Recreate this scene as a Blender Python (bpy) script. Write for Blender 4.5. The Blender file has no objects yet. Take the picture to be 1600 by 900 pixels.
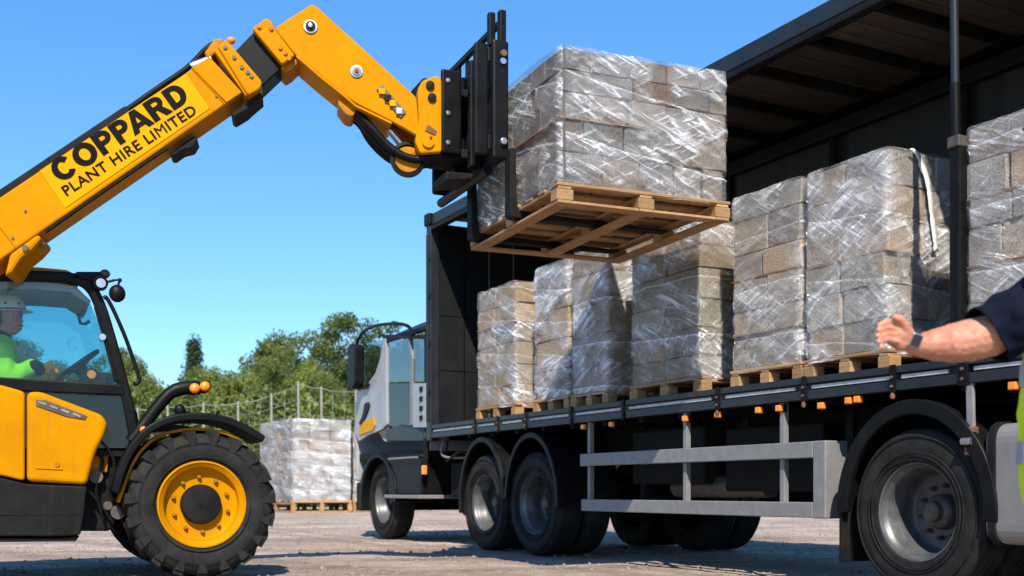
import bpy, bmesh, math, random
import numpy as np
from mathutils import Vector, Matrix, noise as mnoise
random.seed(7); rng = np.random.default_rng(7)
R = math.radians
scene = bpy.context.scene
COL = scene.collection

# ------------------------------------------------------------------ camera
F, HZ, CH = 1750.0, 766.0, 0.63          # focal length and horizon in photo pixels, eye height in metres
cd = bpy.data.cameras.new('camera'); cam = bpy.data.objects.new('camera', cd); COL.objects.link(cam)
cam.location = (0, 0, CH); cam.rotation_euler = (R(90), 0, 0)
cd.sensor_width = 36; cd.lens = 36 * F / 1600; cd.shift_y = (HZ - 450) / 1600
cd.clip_start = 0.05; cd.clip_end = 2000
cd.dof.use_dof = True; cd.dof.focus_distance = 7.2; cd.dof.aperture_fstop = 2.8
scene.camera = cam
# ------------------------------------------------------------------ sky, sun, exposure
SUN = Vector((0.02, -0.84, 0.85)).normalized()
world = bpy.data.worlds.new('World'); scene.world = world; world.use_nodes = True
nt = world.node_tree; bg = nt.nodes['Background']
sky = nt.nodes.new('ShaderNodeTexSky'); sky.sky_type = 'NISHITA'; sky.sun_disc = False
sky.sun_elevation = math.asin(SUN.z); sky.sun_rotation = math.atan2(SUN.x, SUN.y)
sky.altitude = 0; sky.air_density = 1.0; sky.dust_density = 0.2; sky.ozone_density = 2.0
hs = nt.nodes.new('ShaderNodeHueSaturation'); hs.inputs['Saturation'].default_value = 1.33; hs.inputs['Hue'].default_value = .506
nt.links.new(sky.outputs[0], hs.inputs['Color']); gm = nt.nodes.new('ShaderNodeGamma'); gm.inputs[1].default_value = .72; nt.links.new(hs.outputs[0], gm.inputs[0])
tn = nt.nodes.new('ShaderNodeMix'); tn.data_type = 'RGBA'; tn.blend_type = 'MULTIPLY'; tn.inputs[0].default_value = 1; tn.inputs[7].default_value = (.92, 1.27, 1.52, 1)
nt.links.new(gm.outputs[0], tn.inputs[6]); nt.links.new(tn.outputs[2], bg.inputs['Color'])
bg.inputs['Strength'].default_value = 0.148
sl = bpy.data.lights.new('sun', 'SUN'); sl.energy = 5.0; sl.angle = R(0.5); sl.color = (1.0, 0.92, 0.80)
so = bpy.data.objects.new('sun', sl); COL.objects.link(so); so.rotation_euler = SUN.to_track_quat('Z', 'Y').to_euler()
scene.view_settings.view_transform = 'Standard'; scene.view_settings.look = 'None'
scene.view_settings.gamma = 1; scene.view_settings.exposure = 0.60; scene.view_settings.use_curve_mapping = False
scene.render.engine = 'CYCLES'
scene.cycles.use_denoising = True
scene.cycles.max_bounces = 8; scene.cycles.transparent_max_bounces = 16
scene.cycles.caustics_reflective = False; scene.cycles.caustics_refractive = False

# ------------------------------------------------------------------ frames: real places measured from the photo
class Frame:
    def __init__(s, ox, oy, yaw):
        s.o = (ox, oy); s.yaw = R(yaw); c, n = math.cos(s.yaw), math.sin(s.yaw)
        s.x = (c, n); s.y = (-n, c)
    def _loc(s, k, Y):
        px, py = k * Y - s.o[0], Y - s.o[1]
        return px * s.x[0] + py * s.x[1], px * s.y[0] + py * s.y[1]
    def hit(s, x, y, off=0.0):             # where a photo point lies on the upright plane local y = off
        k = (x - 800) / F
        Y = (off + s.o[0] * s.y[0] + s.o[1] * s.y[1]) / (k * s.y[0] + s.y[1])
        return s._loc(k, Y)[0], CH + (HZ - y) / F * Y
    def hitx(s, x, y, lx=0.0):             # the same on the plane local x = lx: local y, z
        k = (x - 800) / F
        Y = (lx + s.o[0] * s.x[0] + s.o[1] * s.x[1]) / (k * s.x[0] + s.x[1])
        return s._loc(k, Y)[1], CH + (HZ - y) / F * Y
    def poly(s, pts, off=0.0): return [s.hit(x, y, off) for x, y in pts]
    def world(s, lx, ly, z=0): return Vector((s.o[0] + lx * s.x[0] + ly * s.y[0], s.o[1] + lx * s.x[1] + ly * s.y[1], z))
def at(x, y, Y): return Vector(((x - 800) / F * Y, Y, CH + (HZ - y) / F * Y))
WORLD = Frame(0, 0, 0)
T = Frame(0.32, 10.6, math.degrees(math.atan2(-1750, 927)))     # lorry: x towards the camera, y across the bed
CF = Frame(-2.19, 7.93, 24)                                     # telehandler chassis, near front wheel
BF = Frame(-3.314, 7.25, 11)                                    # telehandler boom
LF = Frame(0.0411 * 7.1, 7.1, 23)                               # lifted load

# ------------------------------------------------------------------ mesh building
class MB:
    def __init__(s): s.v = []; s.f = []; s.uv = None
    def add(s, v, f):
        b = len(s.v); s.v += [tuple(p) for p in v]; s.f += [tuple(i + b for i in q) for q in f]; return s
    def box(s, x0, x1, y0, y1, z0, z1):
        return s.add([(x0,y0,z0),(x1,y0,z0),(x1,y1,z0),(x0,y1,z0),(x0,y0,z1),(x1,y0,z1),(x1,y1,z1),(x0,y1,z1)],
                     [(3,2,1,0),(4,5,6,7),(0,1,5,4),(1,2,6,5),(2,3,7,6),(3,0,4,7)])
    def prism(s, pts, y0, y1):             # outline in x,z pushed along y
        n = len(pts); v = [(x, y0, z) for x, z in pts] + [(x, y1, z) for x, z in pts]
        return s.add(v, [tuple(range(n)), tuple(range(2*n-1, n-1, -1))] + [(i, i+n, (i+1) % n + n, (i+1) % n) for i in range(n)])
    def prismx(s, pts, x0, x1):            # outline in y,z pushed along x
        n = len(pts); v = [(x0, y, z) for y, z in pts] + [(x1, y, z) for y, z in pts]
        return s.add(v, [tuple(range(n)), tuple(range(2*n-1, n-1, -1))] + [(i, i+n, (i+1) % n + n, (i+1) % n) for i in range(n)])
    def bar(s, p, q, w, h):                # square bar between two points
        p, q = Vector(p), Vector(q); d = (q - p).normalized()
        u = Vector((0,0,1)) if abs(d.z) < .95 else Vector((0,1,0))
        a = d.cross(u).normalized() * w / 2; b = a.cross(d).normalized() * h / 2
        v = [p-a-b, p+a-b, p+a+b, p-a+b, q-a-b, q+a-b, q+a+b, q-a+b]
        return s.add(v, [(3,2,1,0),(4,5,6,7),(0,1,5,4),(1,2,6,5),(2,3,7,6),(3,0,4,7)])
    def tube(s, path, r, n=10):
        path = [Vector(p) for p in path]; m = len(path); rs = r if isinstance(r, (list, tuple)) else [r] * m
        ref = None; v = []; f = []
        for i, p in enumerate(path):
            d = (path[min(i+1, m-1)] - path[max(i-1, 0)]).normalized()
            if ref is None: ref = d.orthogonal().normalized()
            ref = (ref - d * ref.dot(d)).normalized(); b = d.cross(ref)
            for k in range(n):
                a = 2*math.pi*k/n; v.append(p + (ref*math.cos(a) + b*math.sin(a)) * rs[i])
        for i in range(m-1):
            for k in range(n):
                f.append((i*n+k, i*n+(k+1)%n, (i+1)*n+(k+1)%n, (i+1)*n+k))
        f.append(tuple(range(n-1, -1, -1))); f.append(tuple((m-1)*n + k for k in range(n)))
        return s.add(v, f)
    def lathe(s, prof, c=(0,0,0), n=48, closed=False):   # profile (r, y) turned about the local y axis
        v = []; f = []; m = len(prof)
        for k in range(n):
            a = 2*math.pi*k/n; ca, sa = math.cos(a), math.sin(a)
            for r, y in prof: v.append((c[0]+r*ca, c[1]+y, c[2]+r*sa))
        for k in range(n):
            k2 = (k+1) % n
            for i in range(m if closed else m-1):
                j = (i+1) % m; f.append((k*m+i, k2*m+i, k2*m+j, k*m+j))
        return s.add(v, f)
    def cyl(s, p, q, r, n=16): return s.tube([p, q], r, n)
    def ball(s, c, r, n=14, m=9):
        rx, ry, rz = r if isinstance(r, (tuple, list)) else (r, r, r); v = [(c[0], c[1], c[2]-rz)]
        for i in range(1, m):
            t = -math.pi/2 + math.pi*i/m
            for k in range(n):
                a = 2*math.pi*k/n; v.append((c[0]+rx*math.cos(t)*math.cos(a), c[1]+ry*math.cos(t)*math.sin(a), c[2]+rz*math.sin(t)))
        v.append((c[0], c[1], c[2]+rz)); L = len(v)-1; f = []
        for k in range(n):
            k2 = (k+1) % n; f.append((0, 1+k2, 1+k)); f.append((L, L-n+k, L-n+k2))
            for i in range(m-2): f.append((1+i*n+k, 1+i*n+k2, 1+(i+1)*n+k2, 1+(i+1)*n+k))
        return s.add(v, f)
    def mesh(s, name, mat, smooth=None, fix=True):
        me = bpy.data.meshes.new(name); me.from_pydata(s.v, [], s.f)
        if fix:
            bm = bmesh.new(); bm.from_mesh(me); bmesh.ops.recalc_face_normals(bm, faces=bm.faces); bm.to_mesh(me); bm.free()
        if smooth:
            me.polygons.foreach_set('use_smooth', [True]*len(me.polygons)); me.set_sharp_from_angle(angle=R(smooth))
        if s.uv is not None:
            ul = me.uv_layers.new(name='UVMap')
            ul.data.foreach_set('uv', [c for lp in me.loops for c in s.uv[lp.vertex_index]])
        if mat: me.materials.append(mat)
        return me
    def build(s, name, mat, parent=None, bevel=0, smooth=None, seg=2, fix=True):
        return obj(name, s.mesh(name, mat, smooth, fix), parent, bevel, seg)
def obj(name, me, parent=None, bevel=0, seg=2):
    o = bpy.data.objects.new(name, me); COL.objects.link(o); o.parent = parent
    if bevel:
        b = o.modifiers.new('bevel', 'BEVEL'); b.width = bevel; b.segments = seg; b.limit_method = 'ANGLE'; b.angle_limit = R(38)
    return o
def tag(o, label, cat=None, group=None, kind=None):
    o['label'] = label
    if cat: o['category'] = cat
    if group: o['group'] = group
    if kind: o['kind'] = kind
    return o
def thing(name, label, cat, frame=WORLD, loc=(0,0,0), group=None):
    o = bpy.data.objects.new(name, None); COL.objects.link(o); o.empty_display_size = .1
    o.location = frame.world(*loc); o.rotation_euler = (0, 0, frame.yaw)
    return tag(o, label, cat, group)
def box(*a): return MB().box(*a)
def prism(*a): return MB().prism(*a)
def rounded(pts, r, n=4):                  # round the corners of an outline
    out = []; m = len(pts)
    for i in range(m):
        p = Vector(pts[i]); a = Vector(pts[i-1]) - p; b = Vector(pts[(i+1) % m]) - p
        rr = min(r, a.length*.45, b.length*.45); a = p + a.normalized()*rr; b = p + b.normalized()*rr
        for k in range(n+1):
            t = k/n; out.append(tuple(a*(1-t)**2 + p*2*t*(1-t) + b*t*t))
    return out
def thick(line, w):                        # outline of a polyline of width w
    L = [Vector(p) for p in line]; up = []; dn = []
    for i, p in enumerate(L):
        d = (L[min(i+1, len(L)-1)] - L[max(i-1, 0)]).normalized(); nrm = Vector((-d.y, d.x)) * w/2
        up.append(tuple(p+nrm)); dn.append(tuple(p-nrm))
    return up + dn[::-1]
def smoothline(pts, n=6):                  # Catmull-Rom through points
    P = [Vector(p) for p in pts]; P = [P[0]*2-P[1]] + P + [P[-1]*2-P[-2]]; out = []
    for i in range(1, len(P)-2):
        for k in range(n):
            t = k/n; a, b, c, d = P[i-1:i+3]
            out.append(.5*((2*b) + (c-a)*t + (2*a-5*b+4*c-d)*t*t + (3*b-a-3*c+d)*t**3))
    out.append(P[-2]); return [tuple(p) for p in out]

# ------------------------------------------------------------------ materials
M = {}
def nodes(name):
    m = bpy.data.materials.new(name); m.use_nodes = True; M[name] = m
    t = m.node_tree; return m, t, t.nodes['Principled BSDF'], lambda k: t.nodes.new(k), t.links.new
def pm(name, c1, c2=None, scale=4, rough=.5, metal=0, bump=0, bscale=80, coat=0, dust=0, dustcol=(.30,.25,.19), rvar=.12, random_value=0, stretch=None, spec=.5, streak=0):
    m, t, p, N, L = nodes(name)
    tc = N('ShaderNodeTexCoord'); co = tc.outputs['Object']
    if stretch:
        mp = N('ShaderNodeMapping'); mp.inputs['Scale'].default_value = stretch; L(co, mp.inputs['Vector']); co = mp.outputs[0]
    nz = N('ShaderNodeTexNoise'); nz.inputs['Scale'].default_value = scale; nz.inputs['Detail'].default_value = 7; nz.inputs['Roughness'].default_value = .62
    L(co, nz.inputs['Vector'])
    mx = N('ShaderNodeMix'); mx.data_type = 'RGBA'; mx.inputs[6].default_value = (*c1, 1); mx.inputs[7].default_value = (*(c2 or c1), 1)
    mr = N('ShaderNodeMapRange'); mr.inputs[1].default_value = .35; mr.inputs[2].default_value = .65; L(nz.outputs[0], mr.inputs[0]); L(mr.outputs[0], mx.inputs[0])
    col = mx.outputs[2]
    if random_value:
        oi = N('ShaderNodeObjectInfo'); hv = N('ShaderNodeHueSaturation'); r2 = N('ShaderNodeMapRange')
        r2.inputs[3].default_value = 1 - random_value; r2.inputs[4].default_value = 1 + random_value
        L(oi.outputs['Random'], r2.inputs[0]); L(r2.outputs[0], hv.inputs['Value']); L(col, hv.inputs['Color']); col = hv.outputs[0]
    if dust:
        n2 = N('ShaderNodeTexNoise'); n2.inputs['Scale'].default_value = scale*.6 + 1.3; n2.inputs['Detail'].default_value = 9; n2.inputs['Roughness'].default_value = .7
        L(tc.outputs['Object'], n2.inputs['Vector'])
        r3 = N('ShaderNodeMapRange'); r3.inputs[1].default_value = .42; r3.inputs[2].default_value = .75; r3.inputs[4].default_value = dust; L(n2.outputs[0], r3.inputs[0])
        m2 = N('ShaderNodeMix'); m2.data_type = 'RGBA'; m2.inputs[7].default_value = (*dustcol, 1); L(col, m2.inputs[6]); L(r3.outputs[0], m2.inputs[0]); col = m2.outputs[2]
    if streak:
        ms_ = N('ShaderNodeMapping'); ms_.inputs['Scale'].default_value = (22,22,1.6); L(tc.outputs['Object'], ms_.inputs['Vector'])
        n4 = N('ShaderNodeTexNoise'); n4.inputs['Scale'].default_value = 1.0; n4.inputs['Detail'].default_value = 8; n4.inputs['Roughness'].default_value = .72; L(ms_.outputs[0], n4.inputs['Vector'])
        r4 = N('ShaderNodeMapRange'); r4.inputs[1].default_value = .56; r4.inputs[2].default_value = .78; r4.inputs[4].default_value = streak; L(n4.outputs[0], r4.inputs[0])
        m4 = N('ShaderNodeMix'); m4.data_type = 'RGBA'; m4.inputs[7].default_value = (.13,.075,.025,1); L(col, m4.inputs[6]); L(r4.outputs[0], m4.inputs[0]); col = m4.outputs[2]
    L(col, p.inputs['Base Color'])
    rr = N('ShaderNodeMapRange'); rr.inputs[3].default_value = max(.03, rough-rvar); rr.inputs[4].default_value = min(1, rough+rvar); L(nz.outputs[0], rr.inputs[0]); L(rr.outputs[0], p.inputs['Roughness'])
    p.inputs['Metallic'].default_value = metal; p.inputs['Specular IOR Level'].default_value = spec; p.inputs['Coat Weight'].default_value = coat; p.inputs['Coat Roughness'].default_value = .08
    if bump:
        n3 = N('ShaderNodeTexNoise'); n3.inputs['Scale'].default_value = bscale; n3.inputs['Detail'].default_value = 5; L(co, n3.inputs['Vector'])
        b = N('ShaderNodeBump'); b.inputs['Strength'].default_value = bump; b.inputs['Distance'].default_value = .01; L(n3.outputs[0], b.inputs['Height']); L(b.outputs[0], p.inputs['Normal'])
    return m
pm('yellow', (.55,.225,.0008), (.48,.190,.0008), 3, .45, dust=.25, dustcol=(.27,.13,.012), bump=.05, bscale=24, spec=.03, streak=.38)
pm('decal_yellow', (.64,.30,.001), (.60,.275,.001), 5, .4, spec=.05)
pm('yellow_worn', (.50,.19,.002), (.33,.12,.004), 9, .5, spec=.1, dust=.35, dustcol=(.16,.09,.03), bump=.1, bscale=40)
pm('black_paint', (.003,.0032,.0038), (.006,.0062,.007), 6, .45, dust=.10, dustcol=(.04,.036,.032), spec=.14)
pm('black_matt', (.006,.006,.0065), (.012,.0115,.011), 8, .65, spec=.12, dust=.12, dustcol=(.07,.06,.05), bump=.1, bscale=60)
pm('charcoal', (.007,.0072,.0078), (.011,.011,.0115), 5, .5, spec=.1, streak=.25, dust=.2, dustcol=(.04,.034,.028), bump=.05, bscale=120)
pm('navy_steel', (.010,.014,.020), (.016,.020,.026), 5, .42, spec=.3, streak=.3, dust=.2, dustcol=(.06,.055,.05), coat=.1, bump=.04, bscale=25)
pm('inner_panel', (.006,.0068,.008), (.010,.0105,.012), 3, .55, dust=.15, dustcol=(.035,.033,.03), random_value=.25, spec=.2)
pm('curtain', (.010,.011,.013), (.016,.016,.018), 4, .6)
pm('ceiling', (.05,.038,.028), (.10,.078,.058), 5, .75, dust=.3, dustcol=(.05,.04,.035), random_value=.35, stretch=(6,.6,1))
pm('rubber', (.009,.009,.0095), (.019,.0185,.018), 7, .7, spec=.15, dust=.4, dustcol=(.055,.049,.043), bump=.2, bscale=90)
pm('galvanised', (.18,.18,.184), (.23,.23,.234), 12, .48, metal=.1, streak=.5, dust=.3, dustcol=(.20,.165,.13), bump=.04, bscale=30)
pm('rim_steel', (.085,.088,.094), (.15,.153,.16), 9, .40, metal=.45, dust=.6, dustcol=(.06,.05,.042), bump=.06, bscale=50)
pm('hub_steel', (.06,.055,.05), (.13,.11,.10), 14, .55, metal=.4, dust=.4, dustcol=(.14,.08,.045), bump=.2, bscale=70)
pm('bright_metal', (.55,.55,.55), (.42,.42,.43), 20, .28, metal=.9)
pm('white_strip', (.62,.63,.64), (.40,.40,.40), 10, .4, dust=.35, dustcol=(.20,.16,.13), stretch=(1,1,1))
pm('rust', (.20,.075,.03), (.09,.045,.025), 18, .8, bump=.3, bscale=90)
pm('tank', (.17,.168,.165), (.21,.205,.20), 6, .45, metal=.1, dust=.2, dustcol=(.17,.15,.13), bump=.03, bscale=20)
pm('cab_white', (.34,.345,.36), (.28,.285,.30), 4, .35, streak=.4, dust=.3, dustcol=(.20,.175,.15))
pm('wood', (.43,.25,.11), (.28,.155,.066), 5, .78, bump=.25, bscale=30, random_value=.22, dust=.25, dustcol=(.20,.13,.08), stretch=(1.2,1.2,9))
pm('wood_post', (.30,.28,.23), (.22,.20,.16), 5, .85, bump=.2, bscale=40)
pm('plain_grey', (.18,.18,.18), (.22,.22,.22), 8, .6)
pm('seat_cloth', (.02,.02,.022), (.03,.03,.03), 20, .9)
pm('headliner', (.30,.32,.32), (.26,.28,.28), 6, .8)
pm('skin', (.56,.27,.18), (.42,.155,.095), 34, .5, bump=.3, bscale=210, rvar=.1, spec=.35, dust=.3, dustcol=(.44,.145,.10))
M['skin'].node_tree.nodes['Principled BSDF'].inputs['Subsurface Weight'].default_value = .12
M['skin'].node_tree.nodes['Principled BSDF'].inputs['Subsurface Radius'].default_value = (.012,.005,.003)
pm('nail', (.54,.27,.19), None, 5, .4, spec=.2)
pm('navy_cloth', (.0035,.0055,.014), (.006,.0085,.019), 30, .92, spec=.1, bump=.25, bscale=220)
pm('hivis', (.72,.90,.012), (.66,.84,.010), 12, .75, bump=.2, bscale=140)
pm('hivis_green', (.30,.86,.02), (.24,.78,.02), 10, .75, bump=.2, bscale=120)
pm('reflective', (.42,.42,.47), (.36,.36,.42), 40, .4, metal=.2)
pm('hair', (.03,.02,.014), None, 40, .6)
pm('hat', (.80,.81,.80), (.70,.71,.70), 6, .32, dust=.15)
pm('glove', (.80,.42,.03), (.66,.33,.02), 16, .8, bump=.2, bscale=120)
pm('rubber_strap', (.012,.012,.014), None, 6, .5)
pm('silver', (.62,.62,.64), (.5,.5,.52), 20, .3, metal=.9)
pm('kraft', (.36,.19,.085), (.24,.125,.06), 9, .85)
pm('red_brick', (.42,.17,.09), (.30,.11,.06), 14, .85, random_value=.3)
pm('teal_paint', (.10,.34,.30), (.16,.42,.36), 6, .6, dust=.3, dustcol=(.4,.38,.32))
pm('text_black', (.003,.003,.003), None, 6, .6, spec=.08)
pm('bark', (.10,.075,.05), (.06,.045,.03), 9, .9, bump=.5, bscale=20)
def simple(name, col, rough=.4, **kw):
    m, t, p, N, L = nodes(name); p.inputs['Base Color'].default_value = (*col, 1); p.inputs['Roughness'].default_value = rough
    for k, v in kw.items(): p.inputs[k.replace('_', ' ')].default_value = v
    return m
simple('amber', (1.0,.26,.01), .25, Coat_Weight=.6, Subsurface_Weight=.3)
simple('dark_glass', (.006,.009,.010), .12)
simple('red_lens', (.6,.02,.01), .25, Coat_Weight=.6)
simple('screen', (.01,.012,.02), .08, Coat_Weight=1.0)
def glass(name, tint, fac=.10, rough=.02):
    m, t, p, N, L = nodes(name); t.nodes.remove(p); out = t.nodes['Material Output']
    tr = N('ShaderNodeBsdfTransparent'); tr.inputs[0].default_value = (*tint, 1)
    gl = N('ShaderNodeBsdfGlossy'); gl.inputs['Roughness'].default_value = rough
    lw = N('ShaderNodeLayerWeight'); lw.inputs[0].default_value = .25
    mr = N('ShaderNodeMapRange'); mr.inputs[3].default_value = fac*.4; mr.inputs[4].default_value = .6; L(lw.outputs['Fresnel'], mr.inputs[0])
    ms = N('ShaderNodeMixShader'); L(mr.outputs[0], ms.inputs[0]); L(tr.outputs[0], ms.inputs[1]); L(gl.outputs[0], ms.inputs[2]); L(ms.outputs[0], out.inputs[0])
    return m
glass('cab_glass', (.34,.66,.70)); glass('cab_glass_near', (.93,.985,.985), .05); glass('clear_glass', (.86,.92,.94)); glass('dusty_glass', (.10,.11,.115), .3, .15)
def make_block(name, gain, warm):
    m, t, p, N, L = nodes(name)
    tc = N('ShaderNodeTexCoord'); oi = N('ShaderNodeObjectInfo')
    ad = N('ShaderNodeVectorMath'); ad.operation = 'MULTIPLY_ADD'; ad.inputs[1].default_value = (.4,.4,.2)
    cb = N('ShaderNodeCombineXYZ')
    for i in range(3): L(oi.outputs['Random'], cb.inputs[i])
    ml = N('ShaderNodeVectorMath'); ml.operation = 'SCALE'; ml.inputs['Scale'].default_value = 40; L(cb.outputs[0], ml.inputs[0])
    L(tc.outputs['Object'], ad.inputs[0]); L(ml.outputs[0], ad.inputs[2])
    cr = N('ShaderNodeValToRGB'); e = cr.color_ramp.elements
    e[0].position = 0; cc = lambda c: (c[0]*gain, c[1]*gain*(1-.03*warm), c[2]*gain*(1-.10*warm), 1); e[0].color = cc((.15,.14,.135)); e[1].position = 1; e[1].color = cc((.22,.135,.08))
    for pos, c in ((.22,(.27,.245,.22)),(.42,(.18,.165,.155)),(.56,(.33,.275,.225)),(.70,(.34,.245,.165)),(.86,(.20,.17,.15))):
        q = cr.color_ramp.elements.new(pos); q.color = cc(c)
    L(oi.outputs['Random'], cr.inputs[0])
    n1 = N('ShaderNodeTexNoise'); n1.inputs['Scale'].default_value = 95; n1.inputs['Detail'].default_value = 3; L(ad.outputs[0], n1.inputs['Vector'])
    n2 = N('ShaderNodeTexNoise'); n2.inputs['Scale'].default_value = 9; n2.inputs['Detail'].default_value = 8; n2.inputs['Roughness'].default_value = .7; L(ad.outputs[0], n2.inputs['Vector'])
    r1 = N('ShaderNodeMapRange'); r1.inputs[1].default_value = .3; r1.inputs[2].default_value = .7; r1.inputs[3].default_value = .42; r1.inputs[4].default_value = 1.7; L(n1.outputs[0], r1.inputs[0])
    hv = N('ShaderNodeHueSaturation'); L(r1.outputs[0], hv.inputs['Value']); L(cr.outputs[0], hv.inputs['Color'])
    r2 = N('ShaderNodeMapRange'); r2.inputs[1].default_value = .48; r2.inputs[2].default_value = .72; r2.inputs[4].default_value = .75; L(n2.outputs[0], r2.inputs[0])
    mx = N('ShaderNodeMix'); mx.data_type = 'RGBA'; mx.inputs[7].default_value = cc((.33,.21,.12)); L(hv.outputs[0], mx.inputs[6]); L(r2.outputs[0], mx.inputs[0])
    L(mx.outputs[2], p.inputs['Base Color']); p.inputs['Roughness'].default_value = .85
    b = N('ShaderNodeBump'); b.inputs['Strength'].default_value = .6; b.inputs['Distance'].default_value = .006; L(n1.outputs[0], b.inputs['Height']); L(b.outputs[0], p.inputs['Normal'])
make_block('block', 1.0, 1); make_block('block_grey', .52, 0); make_block('block_brown', .92, 3.2)
def make_film(name, base, streak, rot, tint=(.86,.90,.96)):
    m, t, p, N, L = nodes(name); t.nodes.remove(p); out = t.nodes['Material Output']
    uv = N('ShaderNodeUVMap'); uv.uv_map = 'UVMap'
    def nz(sx, sy, rz, scale, det=6, dist=0):
        mp = N('ShaderNodeMapping'); mp.inputs['Rotation'].default_value = (0,0,R(rz)); mp.inputs['Scale'].default_value = (1,1,1)
        m2 = N('ShaderNodeMapping'); m2.inputs['Scale'].default_value = (sx, sy, 1)
        L(uv.outputs[0], mp.inputs[0]); L(mp.outputs[0], m2.inputs[0])
        n = N('ShaderNodeTexNoise'); n.inputs['Scale'].default_value = scale; n.inputs['Detail'].default_value = det; n.inputs['Roughness'].default_value = .6; n.inputs['Distortion'].default_value = dist
        L(m2.outputs[0], n.inputs['Vector']); return n.outputs[0]
    def rng_(x, a, b, c, d):
        r = N('ShaderNodeMapRange'); r.inputs[1].default_value = a; r.inputs[2].default_value = b; r.inputs[3].default_value = c; r.inputs[4].default_value = d; L(x, r.inputs[0]); return r.outputs[0]
    def op(o, a, b):
        n = N('ShaderNodeMath'); n.operation = o; n.use_clamp = False
        for i, q in ((0, a), (1, b)):
            if isinstance(q, (int, float)): n.inputs[i].default_value = q
            else: L(q, n.inputs[i])
        return n.outputs[0]
    s1 = nz(1, 8, rot, 2.6, 9, 1.1); s2 = nz(1, 9, -rot*1.3-6, 4.2, 8, .8); patch = nz(1, 1.5, 10, 1.9, 5, .6)
    sx = N('ShaderNodeSeparateXYZ'); L(uv.outputs[0], sx.inputs[0])
    bv = op('FRACT', op('ADD', op('ADD', op('MULTIPLY', sx.outputs[1], 2.7), op('MULTIPLY', sx.outputs[0], .17)), op('MULTIPLY', patch, .25)), 0)
    band = rng_(bv, 0, 1, .55, 1.25); hem_highlight = op('MULTIPLY', rng_(bv, .955, .985, 0, 1), .30)  # film lap bands; the bright line at each edge is a painted highlight
    k1 = rng_(s1, .51, .62, 0, 1); k2 = rng_(s2, .54, .66, 0, .8); pt = rng_(patch, .42, .60, .06, 1)
    veil = rng_(patch, .38, .66, base*.15, base*2.2)  # cloudy film, with broad pale highlights put into its opacity
    fac = op('ADD', veil, op('MULTIPLY', op('MULTIPLY', op('MAXIMUM', k1, k2), pt), streak))  # pull lines in the film, their white sheen painted into the same mask
    fac = op('ADD', op('MULTIPLY', fac, band), hem_highlight)
    fac = rng_(fac, 0, 1, 0, 1)
    tr = N('ShaderNodeBsdfTransparent'); tr.inputs[0].default_value = (.93,.95,.97,1)
    df = N('ShaderNodeBsdfDiffuse'); df.inputs[0].default_value = (*tint, 1)
    gl = N('ShaderNodeBsdfGlossy'); gl.inputs['Roughness'].default_value = .15; gl.inputs[0].default_value = (.95,.97,1,1)
    hgt = op('ADD', op('MULTIPLY', s1, 1.0), op('MULTIPLY', s2, .7))
    b = N('ShaderNodeBump'); b.inputs['Strength'].default_value = .95; b.inputs['Distance'].default_value = .04; L(hgt, b.inputs['Height']); L(b.outputs[0], gl.inputs['Normal']); L(b.outputs[0], df.inputs['Normal'])
    m1 = N('ShaderNodeMixShader'); m1.inputs[0].default_value = .48; L(df.outputs[0], m1.inputs[1]); L(gl.outputs[0], m1.inputs[2])
    m2 = N('ShaderNodeMixShader'); L(fac, m2.inputs[0]); L(tr.outputs[0], m2.inputs[1]); L(m1.outputs[0], m2.inputs[2]); L(m2.outputs[0], out.inputs[0])
make_film('film_lift', .16, 1.1, 18, (.92,.92,.92)); make_film('film_clear', .17, .80, 24, (.94,.94,.94)); make_film('film', .27, .75, -28, (.94,.94,.94)); make_film('film_white', .30, .60, 12, (.92,.92,.92))
def make_leaf(name, c1, c2):
    m, t, p, N, L = nodes(name)
    tc = N('ShaderNodeTexCoord'); n = N('ShaderNodeTexNoise'); n.inputs['Scale'].default_value = 1.3; n.inputs['Detail'].default_value = 5; L(tc.outputs['Object'], n.inputs['Vector'])
    mr = N('ShaderNodeMapRange'); mr.inputs[1].default_value = .35; mr.inputs[2].default_value = .65; L(n.outputs[0], mr.inputs[0])
    mx = N('ShaderNodeMix'); mx.data_type = 'RGBA'; mx.inputs[6].default_value = (*c1,1); mx.inputs[7].default_value = (*c2,1); L(mr.outputs[0], mx.inputs[0]); L(mx.outputs[2], p.inputs['Base Color']); p.inputs['Roughness'].default_value = .6
    tl = N('ShaderNodeBsdfTranslucent'); L(mx.outputs[2], tl.inputs[0]); ms = N('ShaderNodeMixShader'); ms.inputs[0].default_value = .35
    L(p.outputs[0], ms.inputs[1]); L(tl.outputs[0], ms.inputs[2]); L(ms.outputs[0], t.nodes['Material Output'].inputs[0])
make_leaf('leaf_mid', (.085,.13,.024), (.17,.20,.04)); make_leaf('leaf_dark', (.026,.05,.018), (.045,.075,.022))
make_leaf('leaf_light', (.15,.20,.032), (.26,.28,.055)); make_leaf('leaf_deep', (.06,.10,.024), (.11,.15,.03))
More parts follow.
